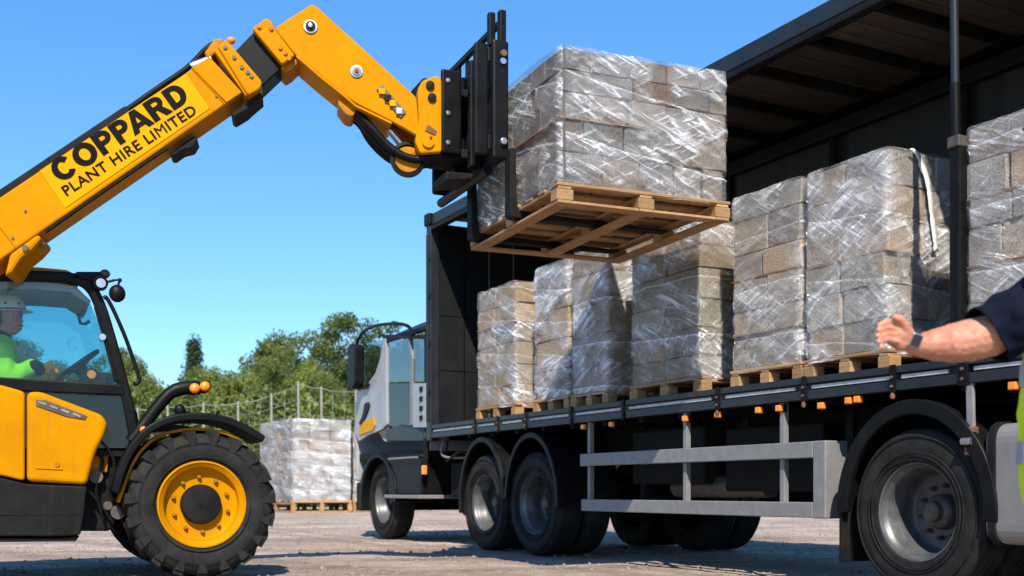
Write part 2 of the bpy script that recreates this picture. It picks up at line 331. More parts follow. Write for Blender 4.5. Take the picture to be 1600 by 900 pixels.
def make_ground():
    m, t, p, N, L = nodes('yard_dirt')
    tc = N('ShaderNodeTexCoord')
    def nz(s, d, r=.6):
        n = N('ShaderNodeTexNoise'); n.inputs['Scale'].default_value = s; n.inputs['Detail'].default_value = d; n.inputs['Roughness'].default_value = r; L(tc.outputs['Object'], n.inputs['Vector']); return n
    a, b, c = nz(.5, 8, .65), nz(7, 8, .7), nz(60, 4, .7)
    cr = N('ShaderNodeValToRGB'); e = cr.color_ramp.elements; e[0].position = .34; e[0].color = (.29,.215,.165,1); e[1].position = .66; e[1].color = (.60,.475,.38,1); L(a.outputs[0], cr.inputs[0])
    mp = N('ShaderNodeMapping'); mp.inputs['Rotation'].default_value = (0,0,R(28)); mp.inputs['Scale'].default_value = (.10,1.1,1); L(tc.outputs['Object'], mp.inputs[0])
    trk = N('ShaderNodeTexNoise'); trk.inputs['Scale'].default_value = 1.6; trk.inputs['Detail'].default_value = 6; trk.inputs['Roughness'].default_value = .65; L(mp.outputs[0], trk.inputs['Vector'])
    tr = N('ShaderNodeMapRange'); tr.inputs[1].default_value = .50; tr.inputs[2].default_value = .68; tr.inputs[4].default_value = .55; L(trk.outputs[0], tr.inputs[0])
    tm = N('ShaderNodeMix'); tm.data_type = 'RGBA'; tm.inputs[7].default_value = (.15,.118,.096,1); L(cr.outputs[0], tm.inputs[6]); L(tr.outputs[0], tm.inputs[0])
    r = N('ShaderNodeMapRange'); r.inputs[1].default_value = .3; r.inputs[2].default_value = .7; r.inputs[3].default_value = .65; r.inputs[4].default_value = 1.3; L(b.outputs[0], r.inputs[0])
    r2 = N('ShaderNodeMapRange'); r2.inputs[1].default_value = .3; r2.inputs[2].default_value = .7; r2.inputs[3].default_value = .7; r2.inputs[4].default_value = 1.3; L(c.outputs[0], r2.inputs[0])
    mu = N('ShaderNodeMath'); mu.operation = 'MULTIPLY'; L(r.outputs[0], mu.inputs[0]); L(r2.outputs[0], mu.inputs[1])
    def track(ox, oy, yaw, w):                       # one worn wheel track: flattened darker strip with lug marks
        m1 = N('ShaderNodeMapping'); m1.vector_type = 'TEXTURE'; m1.inputs['Location'].default_value = (ox, oy, 0); m1.inputs['Rotation'].default_value = (0,0,R(yaw)); L(tc.outputs['Object'], m1.inputs[0])
        sp = N('ShaderNodeSeparateXYZ'); L(m1.outputs[0], sp.inputs[0])
        wb = N('ShaderNodeMath'); wb.operation = 'MULTIPLY_ADD'; wb.inputs[1].default_value = .25; L(a.outputs[0], wb.inputs[0]); L(sp.outputs[1], wb.inputs[2])
        ab = N('ShaderNodeMath'); ab.operation = 'ABSOLUTE'; L(wb.outputs[0], ab.inputs[0])
        q = N('ShaderNodeMapRange'); q.inputs[1].default_value = w*.75; q.inputs[2].default_value = w*1.05; q.inputs[3].default_value = 1; q.inputs[4].default_value = 0; L(ab.outputs[0], q.inputs[0])
        wv = N('ShaderNodeMath'); wv.operation = 'SINE'; ml = N('ShaderNodeMath'); ml.operation = 'MULTIPLY_ADD'; ml.inputs[1].default_value = 34; L(sp.outputs[0], ml.inputs[0])
        sk = N('ShaderNodeMath'); sk.operation = 'MULTIPLY'; sk.inputs[1].default_value = 22; L(ab.outputs[0], sk.inputs[0]); L(sk.outputs[0], ml.inputs[2]); L(ml.outputs[0], wv.inputs[0])
        lg = N('ShaderNodeMapRange'); lg.inputs[1].default_value = -.3; lg.inputs[2].default_value = .5; lg.inputs[3].default_value = .45; L(wv.outputs[0], lg.inputs[0])
        br = N('ShaderNodeMapRange'); br.inputs[1].default_value = .38; br.inputs[2].default_value = .58; L(b.outputs[0], br.inputs[0])
        r1 = N('ShaderNodeMath'); r1.operation = 'MULTIPLY'; L(q.outputs[0], r1.inputs[0]); L(lg.outputs[0], r1.inputs[1])
        r2 = N('ShaderNodeMath'); r2.operation = 'MULTIPLY'; L(r1.outputs[0], r2.inputs[0]); L(br.outputs[0], r2.inputs[1]); return r2.outputs[0]
    base_ = tm.outputs[2]; lugs = []
    for ox, oy, yaw, w in ((-2.27,8.1,24,.20),(-2.9,9.55,24,.20),(.1,10.1,-62,.17),(.55,10.35,-62,.17),(-1.6,9.6,-50,.19),(-2.6,8.6,-50,.19),(-1.0,12.2,8,.18),(-1.0,14.1,9,.18)):
        k = track(ox, oy, yaw, w); lugs.append(k); mm = N('ShaderNodeMix'); mm.data_type = 'RGBA'; mm.inputs[7].default_value = (.135,.103,.080,1); L(base_, mm.inputs[6])
        s5 = N('ShaderNodeMath'); s5.operation = 'MULTIPLY'; s5.inputs[1].default_value = .7; L(k, s5.inputs[0]); L(s5.outputs[0], mm.inputs[0]); base_ = mm.outputs[2]
    hv = N('ShaderNodeHueSaturation'); L(mu.outputs[0], hv.inputs['Value']); L(base_, hv.inputs['Color']); L(hv.outputs[0], p.inputs['Base Color']); p.inputs['Roughness'].default_value = .92; p.inputs['Specular IOR Level'].default_value = .2
    ad = N('ShaderNodeMath'); ad.operation = 'ADD'; L(b.outputs[0], ad.inputs[0]); L(c.outputs[0], ad.inputs[1])
    bp = N('ShaderNodeBump'); bp.inputs['Strength'].default_value = .8; bp.inputs['Distance'].default_value = .035; L(ad.outputs[0], bp.inputs['Height']); L(bp.outputs[0], p.inputs['Normal'])
make_ground()
pm('pebble', (.27,.215,.175), (.12,.098,.082), 6, .9)
# ================================================================== ground
def make_yard():
    xs = np.unique(np.concatenate([np.linspace(-400,-24,12), np.linspace(-24,16,190), np.linspace(16,400,12)]))
    ys = np.unique(np.concatenate([np.linspace(-60,1.5,10), np.linspace(1.5,26,170), np.linspace(26,900,24)]))
    v = []
    for y in ys:
        for x in xs:
            near = max(0, 1 - max(0, y-18)/10) * max(0, 1 - max(0, abs(x+2)-10)/8) if y > 1 else 0
            v.append((x, y, near * (.014*mnoise.noise((x*.9, y*.9, 0)) + .008*mnoise.noise((x*4, y*4, 3)) - .006)))
    n = len(xs); f = [(j*n+i, j*n+i+1, (j+1)*n+i+1, (j+1)*n+i) for j in range(len(ys)-1) for i in range(n-1)]
    m = MB(); m.v, m.f = v, f
    o = m.build('ground', M['yard_dirt'], smooth=60, fix=False); o['kind'] = 'structure'; o['label'] = 'dusty beige gravel yard ground'
make_yard()
def make_pebbles(n=14000):
    Y = 3.2 + 26*rng.random(n)**1.7; k = -.52 + 1.05*rng.random(n); X = k*Y
    r = .004 + .020*rng.random(n)**4 + .0007*Y*rng.random(n)
    base = np.array([(1,0,0),(0,1,0),(-1,0,0),(0,-1,0),(.7,.7,.0),(-.7,.7,0),(-.7,-.7,0),(.7,-.7,0),(0,0,.75)])
    order = [0,4,1,5,2,6,3,7]; v = []; f = []
    P = base[None]*(.7+.6*rng.random((n,9,3))) * r[:,None,None]; P[:,:8,2] = -.003
    P += np.stack([X, Y, np.full(n, -.004)], 1)[:,None,:]
    V = P.reshape(-1,3).tolist()
    for i in range(n):
        b = i*9
        for a in range(8): f.append((b+order[a], b+order[(a+1)%8], b+8))
    m = MB(); m.v, m.f = V, f
    o = m.build('gravel', M['pebble'], fix=False); tag(o, 'loose small stones scattered over the dusty yard', 'gravel', kind='stuff')
make_pebbles()

# ================================================================== trees, bushes, fence beyond the yard
def quads(name, C, size, mat, flat=.0):
    n = len(C); a = rng.normal(size=(n,3)); a[:,2] *= 1-flat; a /= np.linalg.norm(a, axis=1)[:,None]
    b = rng.normal(size=(n,3)); b -= a*(a*b).sum(1)[:,None]; b /= np.linalg.norm(b, axis=1)[:,None]
    s = (size*(.6+.8*rng.random(n)))[:,None]
    V = np.stack([C-a*s*.5, C+b*s*.32+a*s*.1, C+a*s*.55, C-b*s*.32+a*s*.1], 1).reshape(-1,3)
    me = bpy.data.meshes.new(name); me.vertices.add(4*n); me.vertices.foreach_set('co', V.ravel())
    me.loops.add(4*n); me.loops.foreach_set('vertex_index', np.arange(4*n)); me.polygons.add(n)
    me.polygons.foreach_set('loop_start', np.arange(0,4*n,4)); me.polygons.foreach_set('loop_total', np.full(n,4))
    me.update(calc_edges=True); me.materials.append(mat); return me
def crown_mesh(name, mat, rx, rz, z0, clumps, per, leaf, cr, spire=False, lobes=5):
    C = []; L = [(rng.normal(0,.42,2)*rx, rng.uniform(-.5,.55)*rz, rng.uniform(.38,.62)) for _ in range(lobes)]
    tips = []
    for i in range(clumps):
        if spire:
            h = rng.random()**.8; a = rng.uniform(0,2*math.pi); rr = rx*(1-h**1.6)*(.5+.5*rng.random()); c = np.array([rr*math.cos(a), rr*math.sin(a), z0-rz+2*rz*h])
        else:
            xy, z, sc = L[i % lobes]; d = rng.normal(size=3); d /= np.linalg.norm(d); q = (.55+.45*rng.random()**.5)*sc
            c = np.array([xy[0]+d[0]*rx*q, xy[1]+d[1]*rx*q, z0+z+d[2]*rz*q])
        tips.append(c); n = int(per*(.6+.8*rng.random())); k = cr*(.6+.8*rng.random())
        u3 = rng.normal(size=(n,3)); u3 *= (rng.random(n)**.45/np.linalg.norm(u3,axis=1))[:,None]; C.append(c + u3*np.array([k,k,k*.75])*.92)
    C = np.concatenate(C); return quads(name, C, np.full(len(C), leaf), mat), tips
def trunk_mesh(tips, h, r, n=14):
    m = MB(); m.tube([(0,0,-.1),(.05,.02,h*.3),(-.04,.05,h*.62),(.03,0,h*.95)], [r*1.25,r,r*.7,r*.25], 9)
    for c in tips[::max(1, len(tips)//n)]:
        z = h*random.uniform(.3,.6); p = Vector((0,0,z)); q = Vector(c); mid = p.lerp(q,.5)+Vector((0,0,.12*h*random.random()))
        m.tube([p, mid, q], [r*.42, r*.26, r*.08], 6)
    return m.mesh('trunk', M['bark'], 60)
PROTO = []
for i, (mat, rx, rz, z0, cl, per, leaf, cr, sp) in enumerate([
        ('leaf_mid', 3.3, 3.6, 6.0, 130, 260, .165, .80, False), ('leaf_deep', 3.4, 4.0, 5.6, 140, 260, .165, .84, False),
        ('leaf_light', 3.2, 3.2, 5.2, 115, 260, .165, .80, False), ('leaf_dark', 1.7, 4.2, 5.0, 95, 230, .15, .72, True),
        ('leaf_mid', 3.8, 3.2, 6.0, 90, 240, .165, .74, False)]):
    cm, tips = crown_mesh('crown', M[mat], rx, rz, z0, cl, per, leaf, cr, sp, lobes=7)
    PROTO.append((cm, trunk_mesh(tips, z0+rz*.3, .22)))
def tree(kind, px, topy, Y, wide, label, name='tree'):
    p = at(px, HZ, Y); h = (HZ-topy)/F*Y + CH; t = thing(name, label, 'tree', WORLD, (p.x, Y, 0), 'trees beyond the fence')
    cm, tm = PROTO[kind]; ref = max(v.co.z for v in cm.vertices)
    for nm, me in (('crown', cm), ('trunk', tm)): obj(nm, me, t)
    t.scale = (h/ref*wide*.74, h/ref*wide*.74, h/ref); t.rotation_euler = (0,0,random.uniform(0,6.28))
for kind, px, ty, Y, w, lab in [
        (1,-90,540,58,1.0,'dark green broadleaf tree at the far left beyond the yellow machine'),
        (0,35,527,60,1.15,'broad tree seen through the rear of the machine cab glass behind the driver'),
        (4,130,538,57,1.1,'loose crowned tree seen through the cab glass above the steering wheel'),
        (0,226,548,62,.85,'olive green tree just right of the cab pillar'),
        (3,303,520,60,.85,'narrow dark evergreen tree with two pointed tops'),
        (2,352,568,50,.9,'low light green tree between the dark evergreen and the tall tree'),
        (0,408,511,60,1.1,'tall open crowned tree in the middle of the treeline with sky gaps'),
        (2,482,560,54,.85,'light yellowish green tree left of the tallest tree'),
        (1,548,488,60,1.15,'tallest dark green tree left of the lorry cab mirror'),
        (4,625,497,64,1.1,'olive tree rising behind the lorry cab roof'),
        (2,655,565,44,.7,'bright green tree seen through the lorry cab windows'),
        (0,306,566,55,1.0,'low olive tree directly in front of the narrow dark evergreen'),(2,262,585,48,1.0,'low light tree behind the amber lamp arm'),(1,330,582,52,1.0,'low deep green tree below the dark evergreen'),
        (4,455,548,56,.8,'small olive tree right of the tall open tree'),(0,512,575,50,.9,'low olive tree at the foot of the tallest tree'),
        (1,590,545,58,.9,'deep green tree directly behind the lorry cab mirror'),(1,70,560,50,1.0,'low tree right behind the driver head'),(2,170,572,50,.9,'light low tree seen beside the cab front pillar'),
        (1,735,520,66,1.0,'tree mostly hidden behind the lorry bed bulkhead'),
        (0,830,530,66,1.0,'tree behind the lorry bed, right end of the treeline')]:
    tree(kind, px, ty, Y, w, lab, 'conifer_tree' if kind == 3 else 'broadleaf_tree')
BUSH = []
for mat in ('leaf_light','leaf_mid','leaf_deep'):
    C = []
    for k in range(46):
        a = rng.uniform(0,6.28); r = 2.3*rng.random()**.5; c = np.array([r*math.cos(a), r*.7*math.sin(a), 2.7*rng.random()**.8*(1-.35*(r/2.3)**2)+.2])
        u3 = rng.normal(size=(170,3)); u3 *= (rng.random(170)**.45/np.linalg.norm(u3,axis=1))[:,None]; C.append(c + u3*.72)
    C = np.concatenate(C); C[:,2] = np.abs(C[:,2]); BUSH.append(quads('foliage', C, np.full(len(C), .16), M[mat]))
spots = [(-60,1),(20,2),(95,0),(170,2),(215,1),(262,0),(300,2),(345,1),(392,0),(436,2),(478,0),(520,1),(566,0),(612,2),(660,0),(720,1),(790,2),(870,0),(960,1)]
LBL = ['bushy hedge shrub left of the frame behind the machine hood','dark shrub low behind the driver','pale shrub seen under the steering wheel through cab glass','dark shrub behind the machine cab front pillar',
       'olive shrub right of the cab handrail','light shrub directly above the amber machine lamps','deep green shrub right of the amber machine lamps','olive shrub behind the black wheel fender','light shrub above the fender tip',
       'deep green shrub above the far wrapped stack left side','light shrub behind the tall fence post','olive shrub between tall fence post and lorry mirror','light shrub behind the lorry cab door','deep green shrub behind the lorry cab window',
       'light shrub behind the rear of the lorry cab','shrub hidden behind the lorry bed front axle','shrub behind the lorry bed twin wheels','pale shrub behind the lorry side guard','olive shrub behind the right half of the lorry']
for (px, k), lab in zip(spots, LBL):
    Y = 40 + 5*random.random(); p = at(px, HZ, Y); b = thing('shrub', lab, 'shrub', WORLD, (p.x, Y, 0), 'shrubs behind the fence')
    obj('foliage', BUSH[k], b); st = MB()
    for q in range(5):
        a = q*1.3; st.tube([(0,0,-.05),(.5*math.cos(a),.5*math.sin(a),.8),(1.1*math.cos(a),.9*math.sin(a),1.9)], [.05,.035,.012], 6)
    st.build('stem', M['bark'], b, smooth=60)
    b.scale = (1.1,1.1,random.uniform(1.15,1.5)); b.rotation_euler = (0,0,random.uniform(0,6))

def make_fence():
    Y = 34.0; t = thing('net_fence', 'tall sagging net fence on weathered posts behind the far stacks', 'fence', WORLD, (at(430,HZ,Y).x, Y, 0))
    ox = t.location.x; pts = [(215,640),(262,636),(318,632),(372,630),(424,618),(466,600),(502,607),(556,612),(612,606),(668,612)]
    P = [at(x, y, Y) - Vector((ox, Y, 0)) for x, y in pts]
    for i, p in enumerate(P):
        MB().tube([(p.x,0,-.3),(p.x+.02,0,p.z*.5),(p.x,0,p.z+.06)], [.042,.04,.036], 9).build('post', M['wood_post'], t, smooth=50)
    net = MB()
    for a, b in zip(P[:-1], P[1:]):
        s = .05*(b.x-a.x); line = [(a.x+(b.x-a.x)*k/8, 0, a.z+(b.z-a.z)*k/8 - s*math.sin(math.pi*k/8)) for k in range(9)]
        MB().tube(line, .013, 6).build('top_rail', M['wood_post'], t, smooth=60)
        n = max(2, int((b.x-a.x)/.32))
        for k in range(1, n):
            u = k/n; z = a.z+(b.z-a.z)*u - s*math.sin(math.pi*u); net.tube([(a.x+(b.x-a.x)*u,0,0),(a.x+(b.x-a.x)*u,0,z)], .007, 4)
        for h in range(1, 9): net.tube([(x,0,z*h/9) for x, _, z in line], .007, 4)
    net.build('net', M['plain_grey'], t)
make_fence()
# ================================================================== pallets and block stacks
def unit_blocks(mat):
    out = []
    for q in range(4):
        bm = bmesh.new(); bmesh.ops.create_cube(bm, size=1); bmesh.ops.bevel(bm, geom=bm.edges[:], offset=.035, segments=1, affect='EDGES')
        bmesh.ops.subdivide_edges(bm, edges=[e for e in bm.edges if e.calc_length() > .5], cuts=1)
        for v in bm.verts: v.co += Vector(mnoise.noise_vector(v.co*2.3 + Vector((q*9,0,0))))*.016
        me = bpy.data.meshes.new('block'); bm.to_mesh(me); bm.free(); me.materials.append(M[mat]); out.append(me)
    return out
UNIT = {k: unit_blocks(k) for k in ('block', 'block_grey', 'block_brown')}
def film_shell(W, D, H, nz, mat, parent, seed, drop=.03, cuts=None):
    r = .035; per = []; step = .028
    def seg(a, b):
        n = max(2, int((Vector(b)-Vector(a)).length/step)); return [tuple(Vector(a).lerp(Vector(b), k/n)) for k in range(n)]
    o = .015
    per += seg((r,-o),(W-r,-o)); per += [(W-r+(r+o)*math.sin(a), r-(r+o)*math.cos(a)) for a in (0,.4,.8,1.2)]
    per += seg((W+o,r),(W+o,D-r)); per += [(W-r+(r+o)*math.cos(a), D-r+(r+o)*math.sin(a)) for a in (0,.4,.8,1.2)]
    per += seg((W-r,D+o),(r,D+o)); per += [(r-(r+o)*math.sin(a), D-r+(r+o)*math.cos(a)) for a in (0,.4,.8,1.2)]
    per += seg((-o,D-r),(-o,r)); per += [(r-(r+o)*math.cos(a), r-(r+o)*math.sin(a)) for a in (0,.4,.8,1.2)]
    n = len(per); rows = max(8, int((H+drop)/.028)); m = MB(); uv = []; S = Vector((seed*7.3, seed*3.1, 0)); q_ = random.Random(seed*3); sh_, sc_, sl_ = q_.uniform(-.5,.5), q_.uniform(.85,1.2), q_.uniform(-.10,.10)
    cum = [0]
    for i in range(1, n): cum.append(cum[-1] + math.dist(per[i], per[i-1]))
    for j in range(rows+1):
        z = -drop + (H+drop+.008)*j/rows; c = abs(((z/H*nz) % 1) - .5)*2          # 1 at a course joint
        pinch = -.012*max(0, c-.72)/.28
        for i, (x, y) in enumerate(per):
            d = Vector((x-W/2, y-D/2)); k = max(abs(d.x)/(W/2), abs(d.y)/(D/2)); nx = 1 if abs(d.x)/(W/2) > .985 else 0; ny = 1 if abs(d.y)/(D/2) > .985 else 0
            dr = Vector((math.copysign(nx, d.x), math.copysign(ny, d.y))); dr = dr.normalized() if dr.length else dr
            w = pinch + .015*mnoise.noise(Vector((x*3,y*3,z*5))+S) + .009*mnoise.noise(Vector((x*11,y*11,z*16))+S) + .004
            m.v.append((x+dr.x*w, y+dr.y*w, z + (.012*mnoise.noise(Vector((x*5,y*5,0))+S) if j == rows else 0))); uv.append((cum[i]+seed*1.7+z*sh_, z*sc_+cum[i]*sl_+seed*.37))
    for j in range(rows):
        for i in range(n): m.f.append((j*n+i, j*n+(i+1)%n, (j+1)*n+(i+1)%n, (j+1)*n+i))
    b = len(m.v); K = 5                                                         # top sheet closing towards the middle
    for q in range(1, K+1):
        t = 1 - q/K*.98
        for i in range(n):
            x, y, z = m.v[rows*n+i]; xx = W/2+(x-W/2)*t; yy = D/2+(y-D/2)*t
            m.v.append((xx, yy, H+.01+.012*mnoise.noise(Vector((xx*6,yy*6,2))+S))); uv.append((xx+seed, yy))
    pr = rows*n
    for q in range(K):
        cu = b+q*n
        for i in range(n): m.f.append((pr+i, pr+(i+1)%n, cu+(i+1)%n, cu+i))
        pr = cu
    m.uv = uv; return m.build('stretch_wrap', mat, parent, smooth=70, fix=False)
def block_stack(label, frame, loc, W, D, H, nx, ny, nz, film, seed, group='stacks of blocks on the lorry', name='wrapped_block_stack', rough=1.0, wrap=True, courses=None, bmat='block'):
    rd = random.Random(seed); t = thing(name, label, 'block stack', frame, loc, group); hz = H/nz
    def part_(n, total, v):
        a = [1+rd.uniform(-v, v) for _ in range(n)]; s = sum(a); out = [0]
        for q in a: out.append(out[-1]+q*total/s)
        return out
    zz = part_(nz, H, .16*rough) if not courses else [H*sum(courses[:q])/sum(courses) for q in range(nz+1)]; xs0 = part_(nx, W, .2*rough)
    for k in range(nz):
        xs = xs0 if rd.random() < .6 else part_(nx, W, .25*rough); ys = part_(ny, D, .15*rough)
        sh = rd.uniform(-.010,.010)*rough + (.012 if courses and k > 1 else 0); shy = rd.uniform(0,.012)*rough
        for i in range(nx):
            for j in range(ny):
                if 0 < i < nx-1 and 0 < j < ny-1 and k < nz-1: continue
                w, d, h_ = xs[i+1]-xs[i], ys[j+1]-ys[j], zz[k+1]-zz[k]
                o = obj('block', UNIT[bmat][rd.randrange(4)], t)
                o.scale = (w-.003-rd.uniform(0,.006)*rough, d-.003-rd.uniform(0,.006)*rough, h_-.003)
                o.location = ((xs[i]+xs[i+1])/2+sh+rd.uniform(-.003,.003), (ys[j]+ys[j+1])/2+shy*.4+rd.uniform(-.010,.006)*rough, (zz[k]+zz[k+1])/2)
                o.rotation_euler = (0, 0, rd.uniform(-.02,.02)*rough)
    core = box(W/nx*.9, W-W/nx*.9, D/ny*.9, D-D/ny*.9, 0, H-hz) if nx > 2 and ny > 2 else None
    if core: core.build('core', M['block'], t)
    for k in ([2] if courses else sorted(rd.sample(range(1, nz), 2))):
        e_ = .004; z_ = zz[k]; box(-e_-rd.uniform(0,.006), W+e_+rd.uniform(0,.006), -e_-.004, D+e_, z_-.004, z_+.003).build('slip_sheet', M['kraft'], t)
    if wrap: film_shell(W, D, H, nz, M[film], t, seed)
    return t
def pallet(label, frame, loc, W, D, H=.14, group='pallets on the lorry bed', boards=7):
    t = thing('wooden_pallet', label, 'pallet', frame, loc, group); rd = random.Random(label)
    tb, bb = H*.17, H*.15; bw = .10 if W > .9 else .085
    for i in range(boards):                                    # top boards along x
        y = (D-bw)*i/(boards-1); box(-rd.uniform(0,.012), W+rd.uniform(0,.012), y, y+bw*rd.uniform(.9,1.08), H-tb, H-rd.uniform(0,.003)).build('top_board', M['wood'], t, .003, seg=1)
    for i in range(3):
        x = (W-bw)*i/2
        box(x+.004, x+bw-.004, .003, D-.003, H-tb*1.9, H-tb-.002).build('stringer_board', M['wood'], t, .003, seg=1)
        for j in range(3):
            y = (D-.1)*j/2; box(x-.006, x+bw+.012, y+.002, y+.1+.02*(j==1), bb+.001, H-tb*1.9-.001).build('spacer_block', M['wood'], t, .004, seg=1)
        box(x, x+bw, -.002, D+.002, 0, bb).build('bottom_board', M['wood'], t, .003, seg=1)
    for y in (0, D-bw):
        for a, b in ((bw+.003, (W-bw)/2-.003), ((W+bw)/2+.003, W-bw-.003)):
            box(a, b, y+.001, y+bw, .001, bb-.001).build('bottom_board', M['wood'], t, .003, seg=1)
    return t

DECK = 1.37
def bed(x0, x1, topz, label, plabel, film, nx, ny, nz, seed, D=1.05, y=.07, bmat='block'):
    a, b = T.hit(x0, 600, y)[0], T.hit(x1, 600, y)[0]; W = b-a; ph = .14
    pallet(plabel, T, (a, y-.01, DECK), W, D, ph)
    block_stack(label, T, (a+.012, y+.006, DECK+ph), W-.03, D-.04, topz-DECK-ph, nx, ny, nz, film, seed, bmat=bmat, rough=1.25)
bed(745, 806, 2.74, 'shortest looking brown block stack next to the front bulkhead', 'pallet under the leftmost block stack next to the bulkhead', 'film_clear', 2, 3, 6, 11, bmat='block_brown')
bed(834, 889, 2.78, 'narrow pale wrapped block stack, second from the bulkhead', 'pallet under the second block stack from the bulkhead', 'film', 1, 3, 5, 12)
bed(893, 950, 2.80, 'wrapped block stack below the lifted pallet, third from the bulkhead', 'pallet under the third block stack from the bulkhead', 'film', 1, 3, 5, 13, bmat='block_brown')
bed(985, 1097, 2.72, 'grey and brown block stack with a dark seam, left of the widest pair', 'pallet under the block stack with the dark seam', 'film_clear', 2, 3, 6, 14, bmat='block_brown')
bed(1143, 1253, 2.77, 'pale wrapped stack forming the left half of the widest pair', 'pallet under the left half of the widest pair of stacks', 'film', 2, 3, 6, 15)
bed(1257, 1390, 2.76, 'tall clear wrapped stack behind the pointing hand', 'pallet corner beside the pointing hand', 'film', 2, 3, 6, 16)
bed(1508, 1690, 2.70, 'block stack at the right edge behind the upright pole', 'pallet at the right edge behind the navy sleeve', 'film_clear', 3, 3, 6, 17)
# white strap hanging down the end of the tall stack
def strap():
    fx = T.hit(1390, 400, .07)[0] + .022; pts = [(1424,231),(1434,242),(1448,275),(1452,302),(1456,330),(1460,362),(1462,393)]
    L = [T.hitx(x, y, fx) for x, y in pts]; L = [(y, min(z, 2.765)) for y, z in L]; L = smoothline(L, 5); w = .021; m = MB()
    for i, (y, z) in enumerate(L):
        for s in (-1, 1): m.v.append((fx + .003*math.sin(i*.5), y+s*w*(.7 if i % 7 == 0 else 1), z+s*.004))
    m.f = [(2*i, 2*i+1, 2*i+3, 2*i+2) for i in range(len(L)-1)]
    t = thing('loose_strap', 'loose white plastic strap hanging down the shaded end of the tall wrapped stack', 'strap', T, (0,0,0))
    o = m.build('band', M['hat'], t, smooth=60); s = o.modifiers.new('t','SOLIDIFY'); s.thickness = .0012
strap()

# ---- lifted load
LW, LD, LZ = 1.285, 1.55, LF.hit(872, 316)[1]
PH = .135; LH = LF.hit(880, 70)[1] - LZ - PH
pallet('weathered wooden pallet lifted on the forks, seen from below', LF, (0, 0, LZ), LW, LD, PH, None, 8)
block_stack('wrapped stack of grey and brown blocks lifted high on the forks', LF, (.02, .02, LZ+PH), LW-.035, LD-.035, LH, 5, 6, 5, 'film_lift', 21, group=None, name='lifted_block_stack', rough=1.5, bmat='block_grey', courses=[.235,.245,.20,.165,.155])

# ---- far stacks in the yard
FY = 31.0
FF = Frame(at(456, HZ, FY).x, FY, 28)
def far_stack(label, plabel, x0, y0, W, D, zt, film, seed, nx=3, base=.0, nz=8):
    pallet(plabel, FF, (x0, y0, 0), W, D, .34, 'pallets under the far stacks', 6)
    block_stack(label, FF, (x0+.02, y0+.02, .34), W-.04, D-.04, zt-.34, nx, 3, nz, film, seed, group='far wrapped stacks in the yard', name='far_block_stack')
far_stack('bright white wrapped stack in the yard between the wheel and the lorry cab', 'pallet under the bright white far stack', 0, 0, 1.75, 3.3, 2.62, 'film_white', 31)
far_stack('brown uncovered looking block stack just left of the lorry cab', 'pallet of the brown far stack beside the lorry cab', 1.95, .5, 1.5, 1.6, 2.30, 'film_clear', 33)
# ================================================================== lorry bed (frame T: x to the camera, y across, z up)
BW = 2.46; X0 = T.hit(668, 600, 0)[0]; X1 = 8.6
lorry = thing('curtain_lorry_bed', 'dark open sided lorry bed with roof, loaded with wrapped block stacks', 'lorry', T)
def part(m, name, mat, parent=None, bevel=0, smooth=None, seg=2, label=None):
    o = m.build(name, M[mat], parent or lorry, bevel, smooth, seg)
    if label: o['label'] = label
    return o
# deck and frame
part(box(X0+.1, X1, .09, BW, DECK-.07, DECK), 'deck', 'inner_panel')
side = part(box(X0, X1, .035, .088, 1.236, 1.384), 'side_rail', 'navy_steel')
part(box(X0, X1, 0, .034, 1.236, 1.296), 'lower_flange', 'navy_steel', side, .004)
part(box(X0, X1, 0, .034, 1.342, 1.386), 'upper_flange', 'navy_steel', side, .004)
BR = [T.hit(x, 600, 0)[0] for x in (742, 778, 822, 893, 974, 1122, 1257, 1396)] + [T.hit(1506, 600, 0)[0], 5.7, 6.6, 7.5]
edges = [X0+.06] + BR + [X1]
for i, (a, b) in enumerate(zip(edges[:-1], edges[1:])):
    rd = random.Random(i); p = a+.04+rd.uniform(0,.03); q = b-.03-rd.uniform(0,.10)
    part(box(p, q, .014, .0345, 1.306, 1.330), 'lashing_strip', 'white_strip', side, .003)
for i, x in enumerate(BR):
    w = .022 if i < 8 else .034
    b = part(box(x-w, x+w, -.012, .0, 1.222, 1.394), 'bracket', 'black_paint', None, .004)
    for z in (1.262, 1.318): part(MB().cyl((x, -.012, z), (x, -.024, z), .009, 8), 'bolt', 'rust', b)
    if i in (5, 6, 7): part(MB().tube([(x,-.008,1.222),(x,-.008,1.205),(x,-.008,1.185)], [.009,.017,.012], 8), 'hook', 'rust', b, smooth=50)
part(box(X0+.1, X1, .70, .80, .92, 1.298), 'chassis_beam', 'black_matt', bevel=.01); part(box(X0+.1, X1, 1.66, 1.76, .92, 1.298), 'chassis_beam', 'black_matt', bevel=.01)
for k in range(20):
    x = X0+.35+k*.55
    part(box(x, x+.06, .09, .698, 1.20, 1.297), 'cross_member', 'black_matt'); part(box(x, x+.06, 1.762, BW-.05, 1.20, 1.297), 'cross_member', 'black_matt')
part(box(X0, X1, BW-.05, BW, 1.2, 1.384), 'far_side_rail', 'navy_steel')
# boxes and tanks slung between the axles, behind the side guard
gx = lambda px, off=.12: T.hit(px, 700, off)[0]
part(box(gx(955), gx(1065), .34, .69, .68, 1.15), 'storage_box', 'black_matt', bevel=.02)
part(box(gx(1085), gx(1235), .42, .69, .62, 1.12), 'battery_box', 'black_matt', bevel=.02)
part(MB().tube([(gx(1000),.52,.66),(gx(1140),.52,.66)], .09, 16), 'air_tank', 'hub_steel', smooth=40)
part(box(.9, 4.0, 1.80, 2.3, .50, 1.19), 'far_storage_box', 'black_matt', bevel=.02)
part(box(.5, 3.9, .815, .88, .74, .918), 'propeller_guard', 'black_matt')
